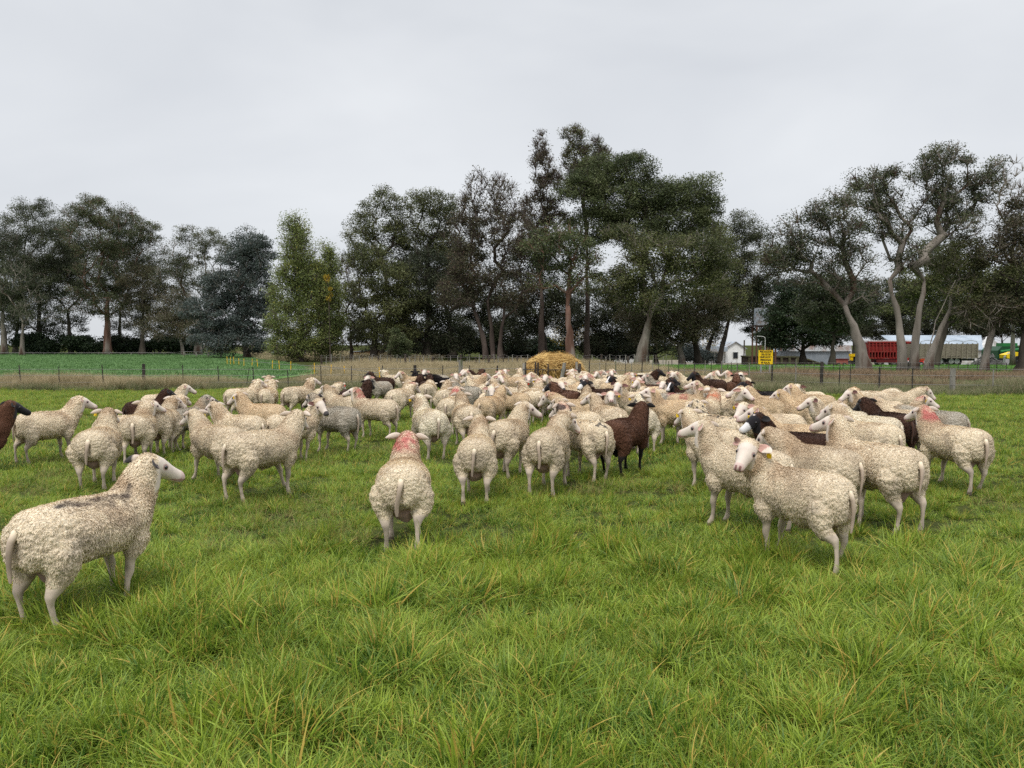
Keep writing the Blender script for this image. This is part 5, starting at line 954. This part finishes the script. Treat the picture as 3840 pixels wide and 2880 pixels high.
# ------------------------------------------------------------------ the flock: x and back height in the photo, heading (0 = walking away), head turn to its right, coat, size, marks
FLOCK = [
(322,1884,52,16,'w',1.05,'Pf',"largest ewe at front left, black smudge along its back, speckled ear"),
(366,1612,15,12,'w',1.0,'T',"broad woolly ewe behind the large front left ewe, yellow tag in its left ear"),
(520,1558,12,5,'w',.98,'',"ewe with grey dirt mark on its back, right behind the broad woolly one at left"),
(604,1540,18,45,'w',.98,'TE',"ewe with grey face and dark ears, head turned right, in the row at left"),
(640,1536,20,20,'w',.96,'',"ewe half hidden in the left row, beside the grey-faced ewe"),
(690,1532,52,30,'g',.95,'F',"small greyish ewe standing right-hand end of the left row, side on"),
(540,1504,62,15,'b',.98,'K',"dark brown ewe with black head behind the left row"),
(612,1478,70,15,'w',.97,'',"white ewe behind the black-headed brown one at left, looking right"),
(462,1560,60,10,'w',.95,'',"ewe whose back only shows between two rows at left"),
(172,1544,66,5,'w',1.03,'',"ewe alone at the far left, side on, ears spread, looking right"),
(-95,1572,62,10,'r',1.03,'K',"brown ewe with black head cut by the left edge of the photo"),
(985,1618,55,-28,'w',1.06,'',"large ewe seen from the rear left of centre, one pink ear showing"),
(819,1602,-36,-5,'w',1.0,'Y',"ewe with spread ears and yellow tag left of the large centre-left ewe"),
(905,1561,-48,-10,'w',1.0,'',"ewe with raised head looking left, behind the spread-eared one"),
(985,1517,-57,0,'t',1.0,'T',"tan-backed ewe facing left, its tagged head behind its neighbour"),
(905,1457,58,-5,'w',1.0,'',"ewe at the back left by the fence, long smooth back, rump to the left"),
(1002,1436,5,0,'w',.97,'',"rearmost ewe by the fence at the back left, only its upper back visible"),
(1000,1458,18,10,'w',.96,'',"ewe at the back left with rump and pale tail toward the camera"),
(1118,1451,48,10,'w',1.0,'E',"ewe with dark inner ear standing alone at the back left, head high"),
(1222,1457,40,10,'w',.97,'Yqd',"ewe with a red tag lowering its head, left of the dark brown sheep"),
(1330,1460,48,-15,'b',1.0,'K',"dark brown sheep at the back left facing away, black ears"),
(1424,1431,-135,-10,'g',.97,'',"curly ewe facing the camera beside the dark brown sheep at the back left"),
(1091,1553,62,95,'w',1.0,'EN',"ewe looking back at the camera over the large centre-left ewe"),
(1262,1527,-55,12,'g',1.02,'F',"dirty grey ewe with tail to the right, left of centre"),
(1290,1484,-52,20,'w',1.0,'E',"ewe with pricked ears behind the dirty grey one"),
(1408,1498,-60,-12,'w',1.0,'RU',"ewe with red neck mark raising its head to the left"),
(1503,1460,28,25,'w',1.0,'pd',"round-bellied ewe with head low to the right, up-left of the pale spread-eared ewe"),
(1480,1407,-60,40,'l',.97,'',"pale ewe at the very back left, right of the yellow stake"),
(1432,1416,-62,0,'b',.95,'K',"dark brown sheep behind the curly ewe, black ears spread"),
(1557,1411,0,0,'k',.92,'W',"black sheep with white blaze, only its head top showing before the thick fence post"),
(1556,1412,-95,-25,'t',.98,'',"tan ewe at the back facing left below the thick fence post"),
(1640,1407,-85,-80,'g',.98,'',"greyish ewe at the back with its head turned to the camera"),
(1600,1428,12,0,'b',.98,'K',"dark brown sheep facing away with both black ears up, back centre left"),
(1560,1431,18,10,'b',.96,'K',"second dark brown sheep pressed against the left of the one with ears up"),
(1538,1435,-5,0,'w',.95,'D',"ewe grazing behind the round-bellied ewe, only its rump visible"),
(1605,1438,8,0,'w',.97,'D',"grazing ewe with straight pale tail, below the two dark brown sheep"),
(1671,1460,4,18,'w',.99,'E',"ewe with red-lined ears looking right, seen from behind"),
(1750,1450,-52,0,'g',1.0,'',"grey-brown ewe facing left behind the ewe with the red-marked crown"),
(1690,1494,15,5,'w',.98,'R',"ewe with a red mark on its crown just left of the pricked-eared ewe"),
(1750,1522,-12,-5,'w',1.0,'E',"pricked-eared ewe seen from behind with long pink tail, centre"),
(1837,1490,32,18,'t',1.0,'E',"tan ewe with tail at left, centre, right of the pricked-eared ewe"),
(1808,1441,-58,5,'w',.98,'',"ewe facing left in the centre behind the black-nosed face"),
(1832,1472,172,5,'w',.96,'N',"ewe facing the camera with black nose over the tan centre ewe"),
(1768,1424,66,-10,'t',.98,'p',"long tan ewe with pink mark on its neck, back centre left"),
(1708,1420,178,0,'w',.95,'',"ewe facing the camera at the back centre left with a long white face"),
(1683,1416,-100,10,'k',.94,'Kd',"black sheep with lowered head at the back left of centre"),
(1736,1405,20,20,'w',.93,'',"far ewe, first of the distant cluster left of the hay"),
(1762,1403,-150,10,'w',.93,'',"far ewe facing the camera, second of the distant cluster left of the hay"),
(1788,1407,-120,0,'w',.93,'N',"far ewe with dark nose in the distant cluster left of the hay"),
(1780,1402,40,0,'r',.93,'K',"far brown sheep in the distant cluster left of the hay"),
(1806,1404,-70,0,'b',.93,'K',"far dark sheep at the right of the distant cluster left of the hay"),
(1852,1428,158,-5,'w',.96,'',"ewe with square white face looking at the camera, back centre"),
(1868,1405,170,10,'w',.92,'',"far ewe looking back, near the left feeder post"),
(1894,1402,180,0,'w',.92,'',"far small ewe with both ears up, left of the feeder"),
(1934,1414,-100,-5,'t',1.0,'',"stripy-fleeced ewe in profile facing left, left of the hay feeder"),
(1882,1420,18,0,'w',.97,'D',"ewe grazing with two pale hind legs seen from behind, back centre"),
(1944,1403,10,0,'w',.95,'U',"ewe lifting its head beside the left feeder post"),
(1980,1424,178,0,'w',.97,'',"ewe facing the camera below the left end of the hay feeder"),
(1898,1453,-55,15,'w',.97,'E',"ewe with pink ear behind the tan centre ewe"),
(1990,1464,-28,8,'w',1.0,'qY',"ewe with red ear tag, right of centre, standing away from the camera"),
(1928,1474,-62,-5,'t',1.0,'',"long brownish-tan ewe with white tail, right of the tan centre ewe"),
(1900,1580,24,50,'w',1.04,'E',"tall-necked ewe with dark ear looking right, centre"),
(1788,1645,4,0,'w',1.0,'',"centre ewe seen squarely from behind, white ears held out flat, pink tail"),
(1612,1540,-20,-3,'l',1.03,'T',"pale cream ewe with ears spread, left of the two centre ewes"),
(1512,1745,3,14,'w',1.03,'R',"nearest ewe in the centre with a red patch on its nape, seen from behind"),
(2060,1612,14,42,'w',1.05,'Ed',"fat ewe with its head turned down to the right, centre right, white tail tip"),
(2196,1582,-42,0,'w',1.05,'pM',"ewe with a white ridge of wool along its back, left of the big brown sheep"),
(2344,1574,30,-15,'r',1.04,'K',"big brown sheep with black legs standing right of centre"),
(2413,1532,-8,-8,'l',1.0,'TM',"white ewe with tagged ear standing close behind the big brown sheep"),
(2280,1528,-28,-35,'w',1.0,'',"ewe with white face in profile, looking left, above the big brown sheep"),
(2283,1500,176,0,'w',.97,'T',"ewe looking at the camera with yellow tag, face above the profile-faced ewe"),
(2170,1498,-78,0,'t',1.03,'pd',"tan ewe stretching its white face low to the left"),
(2172,1545,-45,0,'w',.98,'',"ewe behind the white-ridged ewe, only its round rump and back visible"),
(2128,1467,-42,-25,'r',1.0,'B',"brown sheep with black and white face, right of centre behind the tan ewe"),
(2270,1458,-98,-55,'b',1.06,'W',"long dark brown sheep with a white blaze, side on, centre right"),
(2208,1480,-8,0,'w',.97,'T',"ewe with shaggy neck in front of the long dark brown sheep"),
(2163,1462,-60,0,'w',.95,'',"ewe between two brown sheep, only its back visible"),
(2116,1445,80,0,'t',.97,'d',"tan-backed ewe behind the brown sheep with black and white face"),
(2010,1454,10,10,'w',.97,'Tp',"ewe with yellow tag seen from behind, below the hay feeder"),
(2054,1448,20,0,'g',.97,'D',"greyish grazing ewe seen from behind, left of the brown sheep with patched face"),
(2080,1456,162,-5,'w',.95,'N',"speckle-nosed ewe facing the camera, touching the brown sheep with patched face"),
(2095,1430,-115,-55,'w',.98,'N',"ewe with white face and black nose, below the middle of the hay feeder"),
(2050,1417,-86,0,'w',.98,'Y',"ewe side on facing left just in front of the hay"),
(2122,1416,155,0,'w',.95,'p',"ewe with pinkish head right of the leaning feeder post"),
(2142,1421,4,0,'w',.97,'',"ewe looking toward the hay with its round rump to the camera"),
(2160,1406,-30,10,'w',.93,'',"far ewe beside the right feeder post"),
(2184,1401,-130,0,'l',.95,'N',"far ewe lifting its white face right of the hay"),
(2212,1404,90,0,'w',.92,'',"far ewe, side on, first in the row right of the hay"),
(2236,1403,-90,0,'w',.92,'d',"far ewe, second in the row right of the hay"),
(2258,1402,60,0,'w',.92,'',"far ewe, third in the row right of the hay"),
(2264,1409,-150,0,'w',.93,'R',"far ewe with red cheek right of the hay"),
(2284,1408,170,0,'w',.93,'p',"far ewe with pinkish face, next to the red-cheeked one"),
(2322,1406,80,0,'l',.95,'D',"far pale ewe with lowered head, left of the dark brown back"),
(2256,1421,-112,-5,'w',1.0,'R',"big woolly ewe in profile with furrowed neck and reddish mark, right of the hay"),
(2190,1429,176,0,'w',.97,'',"ewe with wide ears facing the camera behind the white-blazed head"),
(2302,1416,88,0,'w',.97,'p',"ewe side on with a faint pink shoulder, behind the piebald face"),
(2334,1434,-130,-20,'b',.96,'B',"dark sheep with piebald black and white face, back right of centre"),
(2300,1437,80,0,'t',1.0,'',"long tan ewe behind the long dark brown sheep"),
(2394,1469,-112,-58,'w',1.06,'E',"big side-on ewe with its face to the camera, right of the long dark brown sheep"),
(2372,1437,165,-20,'w',.98,'',"ewe behind the big camera-facing ewe, neck stretched up"),
(2450,1450,-118,-30,'t',.97,'Y',"ewe with yellow tag facing the camera, behind the low-headed spotted ewe"),
(2455,1442,88,0,'b',.96,'K',"brown sheep lying side on behind the tagged ewe, right of centre"),
(2410,1406,82,5,'b',1.05,'K',"long dark brown sheep standing at the very back, right of the hay"),
(2418,1399,60,0,'l',.92,'D',"far pale ewe showing above the dark brown back"),
(2367,1416,178,0,'w',.94,'T',"far ewe facing the camera with an orange tag, left of the dark brown back"),
(2484,1428,-82,-10,'g',.98,'V',"speckled ewe facing left behind the brown back, right of centre"),
(2470,1412,88,60,'w',.95,'',"far ewe with head turned to the camera, right of the dark brown back"),
(2518,1411,176,0,'w',.95,'',"far ewe facing the camera beside the fence, right of the dark brown back"),
(2508,1456,-160,-5,'w',.94,'',"small ewe facing the camera, right of the speckled ewe"),
(2458,1458,-140,0,'w',.97,'DM',"spotted-backed ewe grazing toward the camera"),
(2540,1500,-94,0,'t',1.06,'U',"ewe in clear profile facing left, long smooth white face, right of centre"),
(2528,1474,88,0,'g',.95,'S',"greyish ewe with red paint on its side, behind the profile ewe"),
(2575,1478,95,75,'t',.96,'S',"tan ewe with red paint streak and its face to the camera"),
(2580,1461,-112,-50,'b',.96,'B',"brown sheep with piebald face and tagged ear, right of centre"),
(2597,1415,-96,-5,'w',1.0,'',"thick-necked ewe facing left at the back, by the start of the rough verge"),
(2668,1422,-92,-35,'b',1.06,'K',"dark brown sheep with black head standing side on at the back right"),
(2642,1409,88,70,'t',.95,'',"tan ewe behind the black-headed dark brown sheep, ears spread flat"),
(2722,1421,-100,-15,'w',.96,'',"ewe peeping over the dark brown back, right"),
(2775,1415,-62,-20,'w',.98,'R',"ewe with reddish neck lifting its head to the left at the back right"),
(2748,1432,14,0,'r',.98,'K',"round brown sheep seen from behind, back right"),
(2787,1418,-172,5,'w',1.0,'',"ewe facing the camera with dirty chest, last at the back right"),
(2690,1467,-84,0,'w',1.03,'U',"ewe with long back holding its white face low to the left, right of centre"),
(2622,1505,42,-70,'w',1.05,'O',"ewe with orange paint on its neck and rump to the left, right of centre"),
(2690,1563,-42,-5,'w',1.0,'YM',"ewe behind the tagged tall-necked ewe, yellow tag on its far ear"),
(2684,1610,-46,5,'w',1.03,'T',"tall-necked ewe with yellow tag at its left ear, right of the open grass"),
(2740,1487,160,-38,'w',1.04,'',"smooth fleeced ewe facing the camera and looking right"),
(2880,1493,-80,-18,'t',1.06,'',"pink-faced ewe nose to nose with the smooth fleeced ewe"),
(2892,1486,-72,-5,'t',.98,'T',"ewe with curly head and tag behind the pink-faced one"),
(2868,1467,-95,-20,'k',1.0,'K',"black sheep side on behind the curly-headed ewe, right"),
(2826,1464,-20,0,'r',.94,'K',"brown sheep with horn-like ears behind the black one"),
(2905,1552,-112,-40,'w',1.0,'Y',"white-faced ewe with spread ears in front of the nose to nose pair"),
(2995,1592,-80,0,'t',1.05,'T',"ewe with a dangling yellow tag looking down left, beside the black face"),
(3000,1622,-74,-62,'b',1.03,'WY',"black-faced brown sheep with white nose looking at the camera, right"),
(3019,1508,-52,-25,'t',1.03,'T',"ewe with flat yellow tag and pale face in profile, rump to the right"),
(3057,1480,-78,0,'t',1.02,'Y',"tan ewe behind the flat-tagged ewe, tagged ear on the left"),
(3040,1470,-140,-20,'w',.97,'E',"ewe with round white face and dark ears looking at the camera, right back"),
(3165,1540,-80,-25,'l',1.0,'E',"white tousle-headed ewe with ear stretched left, right of the flat-tagged ewe"),
(3262,1588,-52,-15,'w',1.08,'E',"large ewe with a pink ear, broad back below the dark brown sheep at right"),
(3270,1562,-70,-15,'l',1.0,'',"very white curly ewe looking left in front of the dark brown sheep at right"),
(3343,1550,-45,-5,'b',1.03,'K',"dark brown sheep with black head at the right, rump toward the camera"),
(3296,1502,-76,-45,'w',1.02,'E',"ewe with blunt face to the camera, among the group at the far right"),
(3205,1470,0,0,'t',.98,'D',"ewe grazing at the left of the far right group, only its rounded back"),
(3272,1467,72,0,'w',.98,'D',"grazing ewe in the middle of the far right group"),
(3359,1470,80,0,'w',1.02,'d',"ewe at the back of the far right group bending its head down to the right"),
(3409,1540,-68,-10,'w',1.02,'',"ewe with white head tilted, right of the dark brown sheep"),
(3352,1520,82,0,'w',.97,'EpY',"ewe with dark tagged ear and red throat, pointing right"),
(3505,1540,-76,0,'g',1.0,'D',"grey-fleeced ewe behind the red-necked ewe at the far right"),
(3578,1602,-45,-8,'w',1.05,'R',"red-necked ewe standing apart at the far right, shaggy hindquarters"),
(3288,1670,-52,-12,'w',1.10,'U',"big ewe with bare pink rump beside the tail, face in profile behind the shaggy ewe"),
(3078,1680,-56,-10,'w',1.05,'d',"shaggy-tailed ewe with its head low to the left, behind the front right ewe"),
(2800,1684,-64,-5,'w',1.06,'U',"ewe with long pink face in profile, left of the front right ewe"),
(3012,1772,-58,-112,'w',1.05,'T',"front right ewe looking at the camera, brown inner ear and small yellow tag"),
]
for s_ in FLOCK: sheep(*s_)
